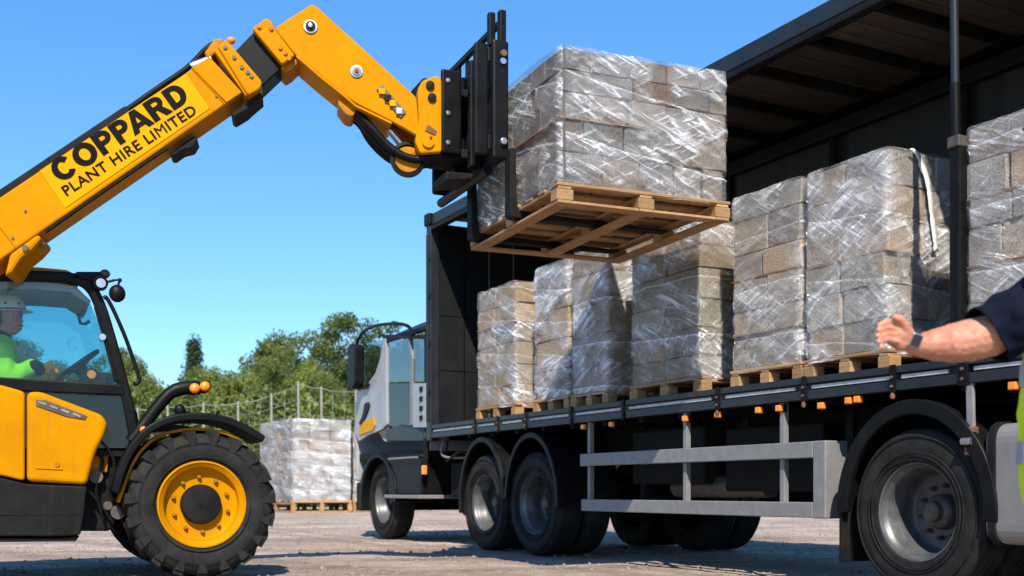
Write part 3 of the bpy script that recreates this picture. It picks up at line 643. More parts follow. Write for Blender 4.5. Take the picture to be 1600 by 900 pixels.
# front bulkhead
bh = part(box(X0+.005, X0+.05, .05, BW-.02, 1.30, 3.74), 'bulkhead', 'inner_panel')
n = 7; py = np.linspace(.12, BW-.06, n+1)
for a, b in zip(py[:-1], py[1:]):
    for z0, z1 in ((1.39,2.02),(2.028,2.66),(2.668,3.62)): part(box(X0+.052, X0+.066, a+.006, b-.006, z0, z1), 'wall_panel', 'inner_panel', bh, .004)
for y in py[1:-1]: part(box(X0+.05, X0+.074, y-.004, y+.004, 1.39, 3.62), 'panel_joint', 'galvanised' if .5 < y < 1.3 else 'black_paint', bh)
cp = part(box(X0-.012, X0+.10, -.012, .11, 1.20, 3.80), 'corner_post', 'navy_steel', bevel=.012)
part(box(X0+.02, X0+.035, -.03, -.011, 1.42, 3.6), 'post_rib', 'navy_steel', cp, .004); part(box(X0+.062, X0+.078, -.03, -.011, 1.42, 3.6), 'post_rib', 'navy_steel', cp, .004)
for z in (1.75, 2.3, 2.85, 3.3): part(box(X0+.083, X0+.112, -.026, -.010, z, z+.06), 'hinge', 'black_paint', cp, .004)
part(box(X0-.03, X0+.115, -.04, .12, 3.70, 3.845), 'corner_casting', 'black_paint', cp, .02)
# roof
part(box(X0+.12, X1, .0, .10, 3.70, 3.83), 'roof_rail', 'navy_steel', bevel=.012)
part(box(X0+.12, X1, -.012, .07, 3.640, 3.688), 'curtain_track', 'charcoal', bevel=.006)
part(box(X0+.12, X1, .012, .09, 3.688, 3.70), 'track_gasket', 'black_matt')
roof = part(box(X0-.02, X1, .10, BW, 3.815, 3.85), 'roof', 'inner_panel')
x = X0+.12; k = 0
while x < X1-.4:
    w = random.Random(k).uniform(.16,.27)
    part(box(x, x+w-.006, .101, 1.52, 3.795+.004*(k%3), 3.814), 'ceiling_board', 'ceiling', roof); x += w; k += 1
x = X0+.5
while x < X1: part(box(x, x+.055, .101, 1.50, 3.725, 3.794), 'roof_bow', 'black_matt', roof, .006); x += .62
# inner curtain, its rail and the far wall
m = MB(); cx = np.arange(X0+.07, X1, .045); pts = [(c, 1.56+.012*math.sin(i*1.15)+.006*math.sin(i*.37)) for i, c in enumerate(cx)]
for z in (DECK, 3.72):
    m.v += [(a, b, z) for a, b in pts]
N_ = len(pts); m.f = [(i, i+1, N_+i+1, N_+i) for i in range(N_-1)]
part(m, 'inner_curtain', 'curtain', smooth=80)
part(box(X0+.07, X1, 1.47, 1.545, 3.58, 3.70), 'curtain_rail', 'inner_panel', bevel=.008)
for c in np.arange(X0+.9, X1, 1.35): part(box(c, c+.05, 1.50, 1.545, DECK, 3.58), 'curtain_batten', 'black_matt')
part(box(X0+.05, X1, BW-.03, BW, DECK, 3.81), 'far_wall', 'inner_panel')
part(box(X1-.04, X1, .1, BW-.03, DECK, 3.81), 'end_wall', 'inner_panel')
# upright pole at the right
px = T.hit(1500, 400, .05)[0]
post = part(MB().tube([(px-.045,.05,3.66),(px-.03,.05,2.68)], .024, 14), 'pillar', 'navy_steel', smooth=50)
part(box(px-.045, px+.03, .01, .10, 1.386, 2.64), 'lower_post', 'black_paint', post, .012)
part(box(px-.052, px+.034, .0, .11, 2.60, 2.665), 'collar', 'hub_steel', post, .008)
part(MB().tube([(px-.035,.05,2.98),(px-.03,.05,2.66)], .029, 14), 'sleeve', 'black_paint', post, smooth=50)
# strap lever and stay below the rail, right
sx = T.hit(1515, 640, 0)[0]; st = part(MB().bar((sx-.012,.02,1.236),(sx+.012,.0,.94),.05,.022), 'strap_lever', 'galvanised', bevel=.005)
for z in (.955,.86): part(box(sx-.018,sx+.042,-.03,.03,z-.035,z+.035), 'buckle_plate', 'rust', st, .01)
part(MB().tube([(sx-.02,-.035,.905),(sx+.045,-.035,.905)], .022, 12), 'buckle_roller', 'bright_metal', st, smooth=50)
part(box(sx-.02, sx+.10, .02, .25, .30, .86), 'stay_panel', 'black_matt', bevel=.015)
# fuel tank
tx = T.hit(1541, 750, 0)[0]
tank = part(MB().prismx(rounded([(-.02,.33),(.62,.33),(.62,1.0),(-.02,1.0)], .11, 6), tx, tx+1.5), 'fuel_tank', 'tank', bevel=.03, seg=3)
for a in (.03, .75, 1.4): part(MB().prismx(rounded([(-.032,.32),(.632,.32),(.632,1.012),(-.032,1.012)], .115, 6), tx+a, tx+a+.05), 'tank_band', 'black_matt', tank, .005)
part(MB().tube([(tx+.45,.2,.99),(tx+.45,.2,1.05)], .05, 16), 'filler_cap', 'black_matt', tank, smooth=40)
# wheels
def lathe_tyre(R_, w, bead, groove=.010, n=64):
    t0 = .16*w
    pr = [(bead, .14*w), (bead+.012, .055*w), (bead+.25*(R_-bead), .012), (bead+.55*(R_-bead), 0), (R_-.045, .010), (R_-.016, .05*w+.008), (R_-.004, .12*w)]
    ys = np.linspace(.16*w, .84*w, 9)
    for i, y in enumerate(ys[:-1]):
        if i % 2: pr += [(R_-groove, y), (R_-groove, ys[i+1]-.002)]
        else: pr += [(R_, y), (R_, ys[i+1]-.002)]
    pr += [(R_-.004, .88*w), (R_-.016, .95*w-.008), (R_-.045, w-.010), (bead+.55*(R_-bead), w), (bead+.25*(R_-bead), w-.012), (bead, .86*w)]
    return pr
TY = lathe_tyre(.5, .285, .292)
def tyre_mesh():
    m = MB().lathe(TY, n=72)
    for ring in (.335, .36, .455):                           # moulded rings on the side wall
        m.lathe([(ring-.003, .004), (ring-.002, -.003), (ring+.002, -.003), (ring+.003, .004)], n=72)
    return m.mesh('tyre', M['rubber'], 40)
TYRE = tyre_mesh()
RIM = MB().lathe([(.302,.050),(.304,.030),(.296,.020),(.288,.026),(.284,.045),(.270,.062),(.262,.075),(.262,.120),(.250,.138),(.246,.195),(.250,.215),(.238,.250),(.225,.262),(.150,.270),(.06,.27)], n=64).mesh('rim', M['rim_steel'], 35)
HUB = MB().lathe([(0,.125),(.045,.126),(.060,.138),(.066,.175),(.095,.192),(.105,.210),(.108,.275)], n=40).mesh('hub', M['hub_steel'], 35)
def nut_mesh():
    m = MB(); m.cyl((0,0,0),(0,-.045,0),.0145,6); m.cyl((0,-.03,0),(0,-.062,0),.008,8); return m.mesh('wheel_nut', M['hub_steel'])
NUT = nut_mesh()
def lorry_wheel(owner, x, y, far=False, dual=True, label=None):
    w = bpy.data.objects.new('wheel', None); COL.objects.link(w); w.parent = owner; w.location = (x, y, .5)
    w.rotation_euler = (0, random.uniform(0,1), math.pi if far else 0)
    obj('tyre', TYRE, w); obj('rim', RIM, w); obj('hub', HUB, w)
    for k in range(10):
        a = 2*math.pi*k/10; q = obj('wheel_nut', NUT, w); q.location = (.160*math.cos(a), .27, .160*math.sin(a))
    if dual: q = obj('tyre', TYRE, w); q.location = (0, .325, 0)
    if label: w['label'] = label
    return w
AX = [T.hit(755, 784, 0)[0], T.hit(832, 784, 0)[0], T.hit(1428, 806, 0)[0]]
AX[0] = min(AX[0], AX[1]-1.06)
for i, x in enumerate(AX):
    lorry_wheel(lorry, x, .0); lorry_wheel(lorry, x, BW, True)
    part(MB().tube([(x,.3,.5),(x,BW-.3,.5)], .075, 14), 'axle', 'black_matt', smooth=40)
    part(MB().ball((x,BW/2,.5),(.2,.24,.2)), 'differential', 'black_matt', smooth=60)
    for y in (.66, BW-.66): part(box(x-.42, x+.42, y-.04, y+.04, .63, .72), 'leaf_spring', 'black_matt', bevel=.01)
def mudguard(x, a, b, d0, d1, lip, flap=None, flapside=-1, zc=.5, y0=-.035, y1=.66):
    n = 26; A = [R(d0+(d1-d0)*k/n) for k in range(n+1)]
    o = [(x+a*math.cos(t), zc+b*math.sin(t)) for t in A]; i = [(x+(a-.02)*math.cos(t), zc+(b-.02)*math.sin(t)) for t in A]
    g = part(MB().prism(o + i[::-1], y0+.045, y1), 'mudguard', 'black_paint', smooth=40)
    i2 = [(x+(a-lip)*math.cos(t), zc+(b-lip)*math.sin(t)) for t in A]; o2 = [(x+(a+.006)*math.cos(t), zc+(b+.006)*math.sin(t)) for t in A]
    part(MB().prism(o2 + i2[::-1], y0, y0+.045), 'guard_lip', 'black_paint', g, .008, smooth=40)
    if flap is not None:
        fx = x + flapside*(a-.012); zt = zc+b*math.sin(A[0] if flapside > 0 else A[-1])
        part(box(fx-.012, fx+.012, y0+.02, y1, flap, zt+.02), 'mud_flap', 'black_matt', g, .004)
mudguard(AX[0], .535, .685, 4, 190, .05); mudguard(AX[1], .535, .685, -3, 176, .05, flap=.47, flapside=1)
mudguard(AX[2], .60, .667, -4, 181, .085, flap=.17, flapside=-1)
# side guard
gl, gr = T.hit(909, 720, .02)[0], T.hit(1293, 720, .02)[0]
sg = part(box(gl, gr-.118, .0, .035, .845, .955), 'side_guard', 'galvanised', bevel=.006)
part(box(gl+.02, gr-.118, .0, .035, .445, .550), 'guard_rail', 'galvanised', sg, .006)
part(box(gr-.116, gr, .0, .20, .443, .957), 'guard_end', 'galvanised', sg, .008)
for p in (922, 1072, 1224):
    a = T.hit(p, 720, .05)[0]
    part(box(a-.022, a+.022, .036, .08, .45, 1.236), 'guard_upright', 'galvanised', sg, .004); part(box(a+.13, a+.20, .5, .55, .50, 1.2), 'guard_stay', 'black_matt', sg)
# marker lights, cables
for p, q in ((912,667),(956,663),(1071,654),(1122,648),(1186,641),(1218,638),(1284,634),(1327,626),(1341,624),(1584,603)):
    a, z = T.hit(p, q, .02); l = part(box(a-.026, a+.026, .0, .035, z-.022, z+.022), 'marker_light', 'amber', bevel=.007)
    part(box(a-.03, a+.03, .036, .06, z-.026, z+.03), 'light_holder', 'black_matt', l)
for k, (p, q) in enumerate((((690,708),(702,715)), ((697,720),(720,706)))):
    a = T.hit(*p, .1); b = T.hit(*q, .1); c = T.hit(742, 714+8*k, .25)
    part(MB().tube(smoothline([(a[0],.12,1.2),(a[0],.1,a[1]),(b[0],.1,b[1]),(c[0],.3,c[1])], 6), .014, 8), 'air_hose', 'galvanised' if k == 0 else 'black_matt', smooth=60)
a = T.hit(661, 735, -.02); ml = part(box(a[0]-.035, a[0]+.035, -.03, .02, a[1]-.05, a[1]+.06), 'side_lamp', 'amber', bevel=.01)
part(box(a[0]-.02, a[0]+.02, -.01, .03, a[1]+.06, 1.236), 'lamp_bracket', 'black_matt', ml)
part(box(X0+.1, X0+.9, .25, .69, .55, .95), 'front_toolbox', 'black_matt', bevel=.02)

# ================================================================== lorry cab ahead of the bed
XB, XF = X0-.10, T.hit(553, 640, 0)[0]
cab = thing('lorry_cab', 'white lorry cab with large clear windows at the front of the bed', 'lorry cab', T)
cpart = lambda m, name, mat, parent=None, bevel=0, smooth=None, label=None: part(m, name, mat, parent or cab, bevel, smooth, 2, label)
door = [(553,672),(558,614),(574,600),(586,583),(594,558),(599,528),(603,528),(604,664),(596,672),(575,680),(560,690)]
CWD = 2.3
for y0, y1 in ((.0,.05),(CWD-.05,CWD)):
    d = cpart(prism(rounded(T.poly(door, 0), .03, 3), y0, y1), 'door', 'cab_white', bevel=.01)
    if y0 == 0:
        part(MB().prism(rounded(T.poly([(571,631),(577,628),(579,634),(574,648),(566,664),(562,662),(568,650)], 0), .03, 3), -.02, -.002), 'handle', 'black_paint', d, .004)
        pl = T.poly([(564,661),(585,652),(587,664),(584,672),(562,680)], 0); part(MB().prism(pl, -.012, -.002), 'reflective_plate', 'decal_yellow', d)
gp = lambda pts, y0=.02, y1=.028: prism(T.poly(pts, 0), y0, y1)
for yy in (.02, CWD-.03):
    cpart(gp([(605,530),(638,530),(640,596),(605,597)], yy, yy+.006), 'side_window', 'clear_glass'); cpart(gp([(643,530),(662,530),(662,596),(644,596)], yy, yy+.006), 'rear_quarter_window', 'clear_glass')
    cpart(gp([(561,602),(573,598),(585,582),(593,557),(597,530),(566,537),(562,560)], yy, yy+.006), 'front_quarter_window', 'clear_glass')
    cpart(prism(T.poly([(596,523),(668,523),(668,529),(598,529)],0), yy-.02, yy+.03), 'roof_edge', 'black_paint', bevel=.006)
    cpart(prism(T.poly([(636,529),(639,529),(644,560),(643,664),(639,664),(640,560)],0), yy-.012, yy+.03), 'window_pillar', 'galvanised', bevel=.004)
cpart(gp([(605,599),(639,599),(638,665),(606,665)]), 'lower_window', 'dark_glass')
rp = cpart(gp([(645,599),(665,599),(665,668),(645,668)], .0, .03), 'rear_panel', 'cab_white', bevel=.005)
for k in range(4):
    p = T.hit(659, 608+k*15, 0); part(box(p[0]-.05,p[0]+.03,-.015,0,p[1]-.03,p[1]+.03), 'rivet_plate', 'black_matt', rp, .008)
cpart(box(XB-.0,XB+.03,.06,CWD-.06,1.1,1.75), 'rear_wall', 'cab_white', bevel=.01)
zr = T.hit(630, 525, 0)[1]
cpart(MB().prismx([(.0,zr),(.03,zr-.02),(.6,zr+.24),(CWD,zr+.26),(CWD,zr+.30),(.55,zr+.29),(.02,zr+.05)], T.hit(597,525,0)[0], XB), 'roof', 'black_paint', bevel=.01)
for yy in (0.02, CWD-.06):
    cpart(box(XB-.05, XB, yy, yy+.05, 1.1, zr+.05), 'rear_pillar', 'black_paint', bevel=.008)
fx = T.hit(556, 640, 0)[0]
cpart(box(fx-.10, fx-.02, .02, CWD-.02, .75, 1.85), 'front_panel', 'cab_white', bevel=.03)
cpart(MB().bar((fx-.06,CWD/2,1.86),(T.hit(597,527,0)[0]-.02,CWD/2,zr+.05),CWD-.2,.008), 'windscreen', 'clear_glass')
cpart(box(fx-.02, XB-.02, .06, CWD-.06, 1.02, 1.12), 'cab_floor', 'black_matt')
cpart(MB().box(XB-.75,XB-.62,.45,.95,1.13,1.8).box(XB-.72,XB-.28,.45,.95,1.45,1.56), 'seat', 'seat_cloth', bevel=.03)
# mirror and its arm
mh = T.poly([(552,541),(556,537),(564,540),(563,600),(558,609),(551,606)], -.08); mi = cpart(prism(rounded(mh,.04,3), -.16, -.02), 'mirror', 'black_paint', bevel=.02)
arm = smoothline([(557,545),(560,530),(571,516),(588,509),(612,506),(630,507),(640,512),(645,524)], 5)
part(MB().tube([(a[0], -.03, a[1]) for a in T.poly(arm, -.03)], .022, 10), 'mirror_arm', 'black_paint', mi, smooth=60)
part(MB().tube([(a[0], -.03, a[1]) for a in T.poly([(557,605),(566,606),(575,601)], -.03)], .025, 10), 'mirror_foot', 'black_paint', mi, smooth=60)
# wing, wheel, step box, chassis
wx = T.hit(590, 770, 0)[0]; lorry_wheel(cab, wx, .06, dual=False); lorry_wheel(cab, wx, CWD-.02, True, False)
cpart(MB().tube([(wx,.3,.5),(wx,CWD-.3,.5)], .07, 12), 'axle', 'black_matt', smooth=40)
n = 22; A = [R(-2+194*k/n) for k in range(n+1)]
for yy in (0, CWD-.5):
    w_ = cpart(MB().prism([(wx+.66*math.cos(t), .5+.60*math.sin(t)) for t in A] + [(wx+.55*math.cos(t), .5+.55*math.sin(t)) for t in A[::-1]], yy-.02, yy+.5), 'wheel_wing', 'black_paint', bevel=.015, smooth=40)
cpart(prism(rounded(T.poly([(603,672),(626,663),(650,668),(664,676),(664,690),(604,690)],0),.03,3), -.01, .5), 'wing_top', 'navy_steel', bevel=.02)
bx0, bx1 = T.hit(606,740,0)[0], T.hit(658,740,0)[0]
sb = cpart(box(bx0, bx1, .0, .55, .58, 1.06), 'step_box', 'black_paint', bevel=.02); part(box(bx0-.05,bx1+.02,-.03,.5,.53,.575), 'step_tread', 'galvanised', sb, .006)
part(MB().tube([(bx0+.1,-.03,1.02),(bx1-.05,-.03,1.02)], .014, 8), 'grab_bar', 'galvanised', sb, smooth=50)
for y in (.70, 1.52): cpart(box(fx, XB+.4, y, y+.1, .72, 1.0), 'chassis_rail', 'black_matt', bevel=.01)
cpart(box(fx-.14, fx-.02, .05, CWD-.05, .35, .74), 'front_bumper', 'black_matt', bevel=.04)
cpart(box(wx+.7, wx+1.1, .85, 1.4, .30, .7), 'gearbox', 'black_matt', bevel=.06)
cpart(MB().tube([(fx-.16,.12,.93),(fx-.10,.12,.93)], .09, 16), 'headlamp', 'amber', smooth=40)
# ================================================================== telehandler
tele = thing('telehandler', 'yellow and black telehandler lifting a wrapped pallet with its raised boom', 'telehandler', CF)
def tp(m, name, mat, parent=None, bevel=0, smooth=None, seg=2): return m.build(name, M[mat], parent or tele, bevel, smooth, seg)
P = CF.poly
# ---- wheels
WR, WZ = .535, .53
def lug_tyre():
    w = .40; b = .300
    m = MB().lathe([(b,.05),(b+.012,.022),(b+.05,.006),(b+.11,0),(WR-.075,.008),(WR-.040,.035),(WR-.030,.06),(WR-.030,w-.06),(WR-.040,w-.035),(WR-.075,w-.008),(b+.11,w),(b+.05,w-.006),(b,w-.05)], n=80)
    for r in (b+.035, b+.125, b+.135): m.lathe([(r-.003,.008),(r-.002,-.003),(r+.002,-.003),(r+.003,.008)], n=80)
    N_ = 19
    for k in range(N_):
        for s in (0, 1):
            a0 = 2*math.pi*(k+.5*s)/N_; sec = []
            for u in np.linspace(0, 1, 5):                   # from the shoulder to the tread centre, sweeping forward
                y = (.012 + u*(w*.53-.012)); y = y if s == 0 else w-y
                a = a0 + .20*u*(1 if True else -1); hw = (.036 - .010*u)/WR; rin = WR-.085+.045*min(1,u*3); rout = WR-.012*(1-min(1,u*2.5))
                sec.append([(math.cos(a+sg*hw*(1.15 if rr == rin else 1))*rr, y, math.sin(a+sg*hw*(1.15 if rr == rin else 1))*rr) for rr, sg in ((rin,-1),(rout,-1),(rout,1),(rin,1))])
            v = [p for q in sec for p in q]; f = [(0,1,2,3),(19,18,17,16)]
            for i in range(4):
                for j in range(4): f.append((i*4+j, i*4+(j+1)%4, (i+1)*4+(j+1)%4, (i+1)*4+j))
            m.add(v, f)
            # side-wall bar below each shoulder lug
            if s == 0:
                v = []
                for rr, hw, y0 in ((WR-.115,.016,.004),(WR-.045,.034,.0)):
                    for sg in (-1,1):
                        for y in (y0-.006, y0+.03): v.append((math.cos(a0+sg*hw/rr)*rr, y, math.sin(a0+sg*hw/rr)*rr))
                m.add(v, [(0,1,3,2),(4,6,7,5),(0,4,5,1),(2,3,7,6),(0,2,6,4),(1,5,7,3)])
    return m.mesh('tyre', M['rubber'], 35)
LUG = lug_tyre()
TRIM = MB().lathe([(.306,.055),(.312,.030),(.308,.012),(.298,.010),(.290,.020),(.272,.028),(.262,.040),(.256,.085),(.246,.095),(.235,.100),(.150,.105),(.05,.105)], n=72).mesh('rim', M['yellow'], 32)
THUB = MB().lathe([(0,.038),(.110,.040),(.132,.046),(.140,.060),(.143,.105)], n=48).mesh('hub_cap', M['black_matt'], 35)
TNUT = MB().cyl((0,.0,0),(0,-.022,0),.016,6).cyl((0,-.02,0),(0,-.034,0),.009,8).mesh('wheel_nut', M['yellow_worn'])
def tele_wheel(x, y, far=False):
    w = bpy.data.objects.new('wheel', None); COL.objects.link(w); w.parent = tele; w.location = (x, y, WZ); w.rotation_euler = (0, random.uniform(0,1), math.pi if far else 0)
    for n_, me in (('tyre', LUG), ('rim', TRIM), ('hub_cap', THUB)): obj(n_, me, w)
    for k in range(10):
        a = 2*math.pi*k/10; q = obj('wheel_nut', TNUT, w); q.location = (.196*math.cos(a), .105, .196*math.sin(a))
for x in (0, -2.75):
    tele_wheel(x, 0); tele_wheel(x, 1.95, True); tp(MB().tube([(x,.3,WZ),(x,1.65,WZ)], .11, 14), 'axle', 'black_matt', smooth=40)
# ---- chassis
tp(box(-3.35, .25, .66, 1.30, .42, .86), 'chassis_beam', 'black_matt', bevel=.02)
tp(prism(P([(-200,700),(118,690),(150,640),(214,640),(222,690),(205,740),(190,800),(172,830),(-200,830)], .24), .24, 1.7), 'chassis_side', 'black_matt', bevel=.02)
tp(prism(P([(138,712),(170,708),(168,738),(140,738)], .2), .2, .235), 'tie_down', 'yellow_worn', bevel=.008)
for a, b in (((150,745),.045),((184,800),.05),((168,790),.03)):
    x, z = CF.hit(*a, .2); tp(MB().tube([(x,.17,z),(x,.24,z)], b, 16), 'pivot_pin', 'hub_steel', smooth=40)
hs_ = [[(140,690),(160,720),(150,770),(175,815)], [(150,680),(178,720),(172,770),(196,800)], [(128,760),(150,780),(160,812)]]
for k, h in enumerate(hs_): tp(MB().tube([(x, .18-.02*k, z) for x, z in P(smoothline(h,5), .18)], .012, 8), 'hydraulic_hose', 'black_paint', smooth=60)
# ---- engine cover and skirt (near side)
def cover(pts, y0, y1, name, mat, parent=None, r=.03, bv=.03): return tp(prism(rounded(P(pts, y0), r, 4), y0, y1), name, mat, parent, bv, seg=4)
rear = cover([(-330,590),(-60,592),(0,601),(39,612),(39,752),(0,743),(-60,737),(-330,735)], .05, .62, 'rear_cover', 'yellow')
front = cover([(42,613),(62,611),(160,648),(169,662),(163,682),(150,706),(136,758),(42,753)], .05, .62, 'engine_cover', 'yellow', r=.04, bv=.045)
gl_ = P([(56,624),(70,625),(136,650),(133,656),(104,651),(56,634)], .05)
gr_ = tp(prism(gl_, .042, .0495), 'side_grille', 'hub_steel', front, .003)
for k in range(4):
    a = P([(60+k*18, 628+k*6),(72+k*18, 632+k*6.4)], .04); tp(MB().bar((a[0][0],.040,a[0][1]),(a[1][0],.040,a[1][1]),.006,.012), 'grille_slat', 'wood_post', front)
a = P([(56,731),(98,733)], .05); tp(MB().bar((a[0][0],.047,a[0][1]),(a[1][0],.047,a[1][1]),.008,.012), 'cover_handle', 'yellow', front, .003)
x, z = CF.hit(89, 726, .05); tp(MB().tube([(x,.044,z),(x,.0495,z)], .018, 14), 'cover_latch', 'yellow_worn', front)
cover([(-330,738),(-60,741),(0,746),(40,756),(137,760),(134,772),(132,800),(126,836),(100,838),(-330,838)], .03, .7, 'side_skirt', 'charcoal', r=.02, bv=.018)
x0_, z0_ = CF.hit(-100, 805, .03); x1_, z1_ = CF.hit(131, 803, .03); tp(MB().bar((x0_,.029,z0_),(x1_,.029,z1_),.006,.008), 'skirt_crease', 'black_matt')
tp(prism(P([(-330,840),(100,841),(124,838),(118,846),(-330,850)], .06), .06, .6), 'belly_plate', 'black_matt')
tp(box(-3.6,-2.2,.62,1.9,.55,1.25), 'rear_body', 'yellow', bevel=.06); tp(box(-3.85,-3.5,.2,1.75,.5,1.2), 'counterweight', 'charcoal', bevel=.08)
tp(box(-2.2,-.75,1.1,1.9,.45,1.1), 'far_fuel_tank', 'charcoal', bevel=.05)
# ---- fender over the front wheel
fl = smoothline([(180,770),(190,735),(206,702),(232,672),(268,655),(310,651),(350,656),(384,670),(412,687)], 6)
for y0, y1 in ((-.02,.42),(1.53,1.97)):
    tp(prism(thick(P(fl, 0), .055), y0, y1), 'fender', 'black_paint', bevel=.012, smooth=40)
    tp(prism(thick([(x-.0, z-.045) for x, z in P(smoothline([(186,775),(212,708),(248,672),(300,660),(345,664),(378,676)], 6), 0)], .022), y0+.07, y1-.04), 'fender_bracket', 'yellow_worn', bevel=.006, smooth=40)
x, z = CF.hit(318, 668, .1); tp(MB().bar((x,.2,z),(x,.2,.9),.05,.04), 'fender_stay', 'black_matt')
# ---- lamp arm
la = smoothline([(205,690),(222,668),(246,636),(268,613),(292,606),(312,606)], 5)
arm_ = tp(MB().tube([(x,.16,z) for x, z in P(la, .16)], [.05]*6+[.046]*10+[.05]*(len(la)-16), 12), 'lamp_arm', 'black_paint', smooth=60)
for (x_, y_), r in (((304,607),.036),((320,604),.036),((224,672),.026)):
    x, z = CF.hit(x_, y_, .1); l = tp(MB().lathe([(0,-.020),(r*.6,-.016),(r,0),(r,.012),(r*.9,.012)], (x,.085,z), 20), 'amber_lamp', 'amber', arm_, smooth=50)
    tp(MB().tube([(x,.098,z),(x,.19,z)], r*1.25, 18), 'lamp_housing', 'black_paint', arm_, .006, smooth=40)
x, z = CF.hit(281, 641, .14); tp(MB().ball((x,.14,z),(.04,.03,.045)), 'round_mirror', 'black_paint', arm_, smooth=60)
# ---- cab
CY0, CY1 = .14, 1.02
pil = smoothline([(-70,430),(-10,430),(60,431),(112,434),(140,447),(157,478),(172,525),(186,575),(200,630),(211,690)], 5)
pin = smoothline([(-70,441),(0,442),(70,445),(112,452),(134,470),(148,505),(165,550),(180,598)], 5)
cabo = tp(prism(P([(-330//4,410),(0,415),(60,416),(104,420),(118,427),(100,430),(-82,429)], CY0), CY0+.02, CY1-.02), 'cab_roof', 'yellow', bevel=.02)
for y in (CY0, CY1-.05):
    tp(prism(thick(P(pil, y), .075), y, y+.05), 'cab_pillar', 'black_paint', bevel=.014, smooth=40)
    tp(prism(P([(-80,584),(190,601),(196,618),(-80,606)], y), y-.006, y+.056), 'window_sill', 'black_paint', bevel=.01)
    tp(prism(P([(-80,428),(-60,428),(-58,600),(-80,600)], y), y+.002, y+.048), 'rear_pillar', 'black_paint', bevel=.01)
    tp(prism(P([(-80,607),(196,619),(206,662),(200,700),(-80,700)], y+.01), y+.012, y+.03), 'lower_door', 'dark_glass')
    tp(prism(P([(-60,438),(0,438),(70,441),(114,448),(138,466),(152,500),(168,548),(184,602),(-60,585)], y+.025), y+.022, y+.028), 'side_glass', 'cab_glass_near' if y < .5 else 'cab_glass')
    tp(prism(thick(P([(150,478),(160,512),(172,556),(183,596)], y), .028), y+.004, y+.046), 'inner_frame', 'black_paint', bevel=.004)
tp(prism(P([(-60,436),(70,438),(118,447),(142,470),(138,474),(110,456),(60,452),(-60,450)], CY0+.06), CY0+.06, CY1-.06), 'headliner', 'headliner')
a, b = CF.hit(140,447,CY0), CF.hit(211,690,CY0); wl = P(pil[28:], CY0)
m = MB()
for x, z in wl: m.v += [(x,CY0+.05,z),(x,CY1-.05,z)]
m.f = [(2*i,2*i+1,2*i+3,2*i+2) for i in range(len(wl)-1)]; tp(m, 'windscreen', 'cab_glass', smooth=60)
tp(MB().bar((*[CF.hit(118,432,CY0)[0]],CY0,CF.hit(118,432,CY0)[1]),(CF.hit(118,432,CY0)[0],CY1,CF.hit(118,432,CY0)[1]),.06,.05), 'front_crossbar', 'black_paint', bevel=.01)
tp(prism(P([(-78,440),(-66,440),(-66,600),(-78,600)], CY0), CY0+.06, CY1-.06), 'rear_glass', 'cab_glass')
x, z = CF.hit(-80,700,CY0); x2 = CF.hit(205,700,CY0)[0]; tp(box(x,x2,CY0+.03,CY1-.03,z-.04,z), 'cab_floor', 'black_matt')
hr = smoothline([(162,466),(166,465),(176,482),(193,520),(206,555),(216,585),(218,594),(213,600),(208,598)], 5)
tp(MB().tube([(x,CY0-.03,z) for x, z in P(hr, CY0-.03)], .014, 10), 'grab_rail', 'black_paint', smooth=60)
# light, beacon and mirror at the cab's upper corner
x, z = CF.hit(157, 444, CY0-.02); lb = tp(MB().lathe([(.0,.03),(.03,.028),(.042,0),(.048,0),(.048,.05),(.02,.07)], (x,CY0-.07,z), 24), 'work_light', 'black_paint', smooth=40)
tp(MB().lathe([(0,-.004),(.032,-.002),(.034,.01)], (x,CY0-.066,z), 20), 'lens', 'silver', lb, smooth=50)
x1, z1 = CF.hit(120,430,CY0); tp(prism(P([(118,425),(158,425),(164,432),(158,452),(148,446),(138,438),(120,433)], CY0), CY0-.02, CY0+.05), 'lamp_bracket', 'black_paint', bevel=.008)
x, z = CF.hit(164, 428, CY0); tp(MB().ball((x,CY0,z),(.035,.035,.032)), 'beacon', 'hub_steel', smooth=60)
ma = P([(166,441),(178,438),(187,437),(184,448),(180,455)], CY0-.05); mr_ = tp(MB().tube([(x,CY0-.05,z) for x, z in ma], .009, 8), 'mirror_arm', 'black_paint', smooth=60)
x, z = CF.hit(183, 459, CY0-.05); mb_ = tp(MB().ball((x,CY0-.06,z),(.056,.045,.062)), 'mirror_head', 'black_paint', mr_, smooth=60)
x, z = CF.hit(187,438,CY0-.05); tp(MB().ball((x,CY0-.05,z),.016), 'mirror_joint', 'black_paint', mr_, smooth=60)
# inside: seat, wheel, console, handle, small mirror
hx, hz_ = CF.hit(8, 497, .58)
tp(MB().box(hx-.30,hx-.17,.36,.80,1.02,1.72).box(hx-.24,hx+.27,.35,.81,.92,1.03), 'seat', 'seat_cloth', bevel=.04)
sw, swz = CF.hit(121, 571, .58); ax = Vector((-.62,0,.78)).normalized(); u_ = Vector((0,1,0)); w_ = ax.cross(u_)
ring = [Vector((sw,.58,swz)) + (u_*math.cos(t)+w_*math.sin(t))*.175 for t in np.linspace(0,2*math.pi,33)]
stw = tp(MB().tube(ring, .016, 8), 'steering_wheel', 'black_paint', smooth=60)
for t in (.4,2.5,4.7): tp(MB().bar(Vector((sw,.58,swz))-ax*.03, Vector((sw,.58,swz))+(u_*math.cos(t)+w_*math.sin(t))*.17,.03,.014), 'spoke', 'black_paint', stw)
tp(MB().bar(Vector((sw,.58,swz)), Vector((sw,.58,swz))-ax*.55,.09,.09), 'steering_column', 'black_matt', bevel=.02)
x, z = CF.hit(148, 588, .5); tp(MB().box(x-.10,x+.12,.35,.80,z-.30,z+.02), 'dashboard', 'black_matt', bevel=.04)
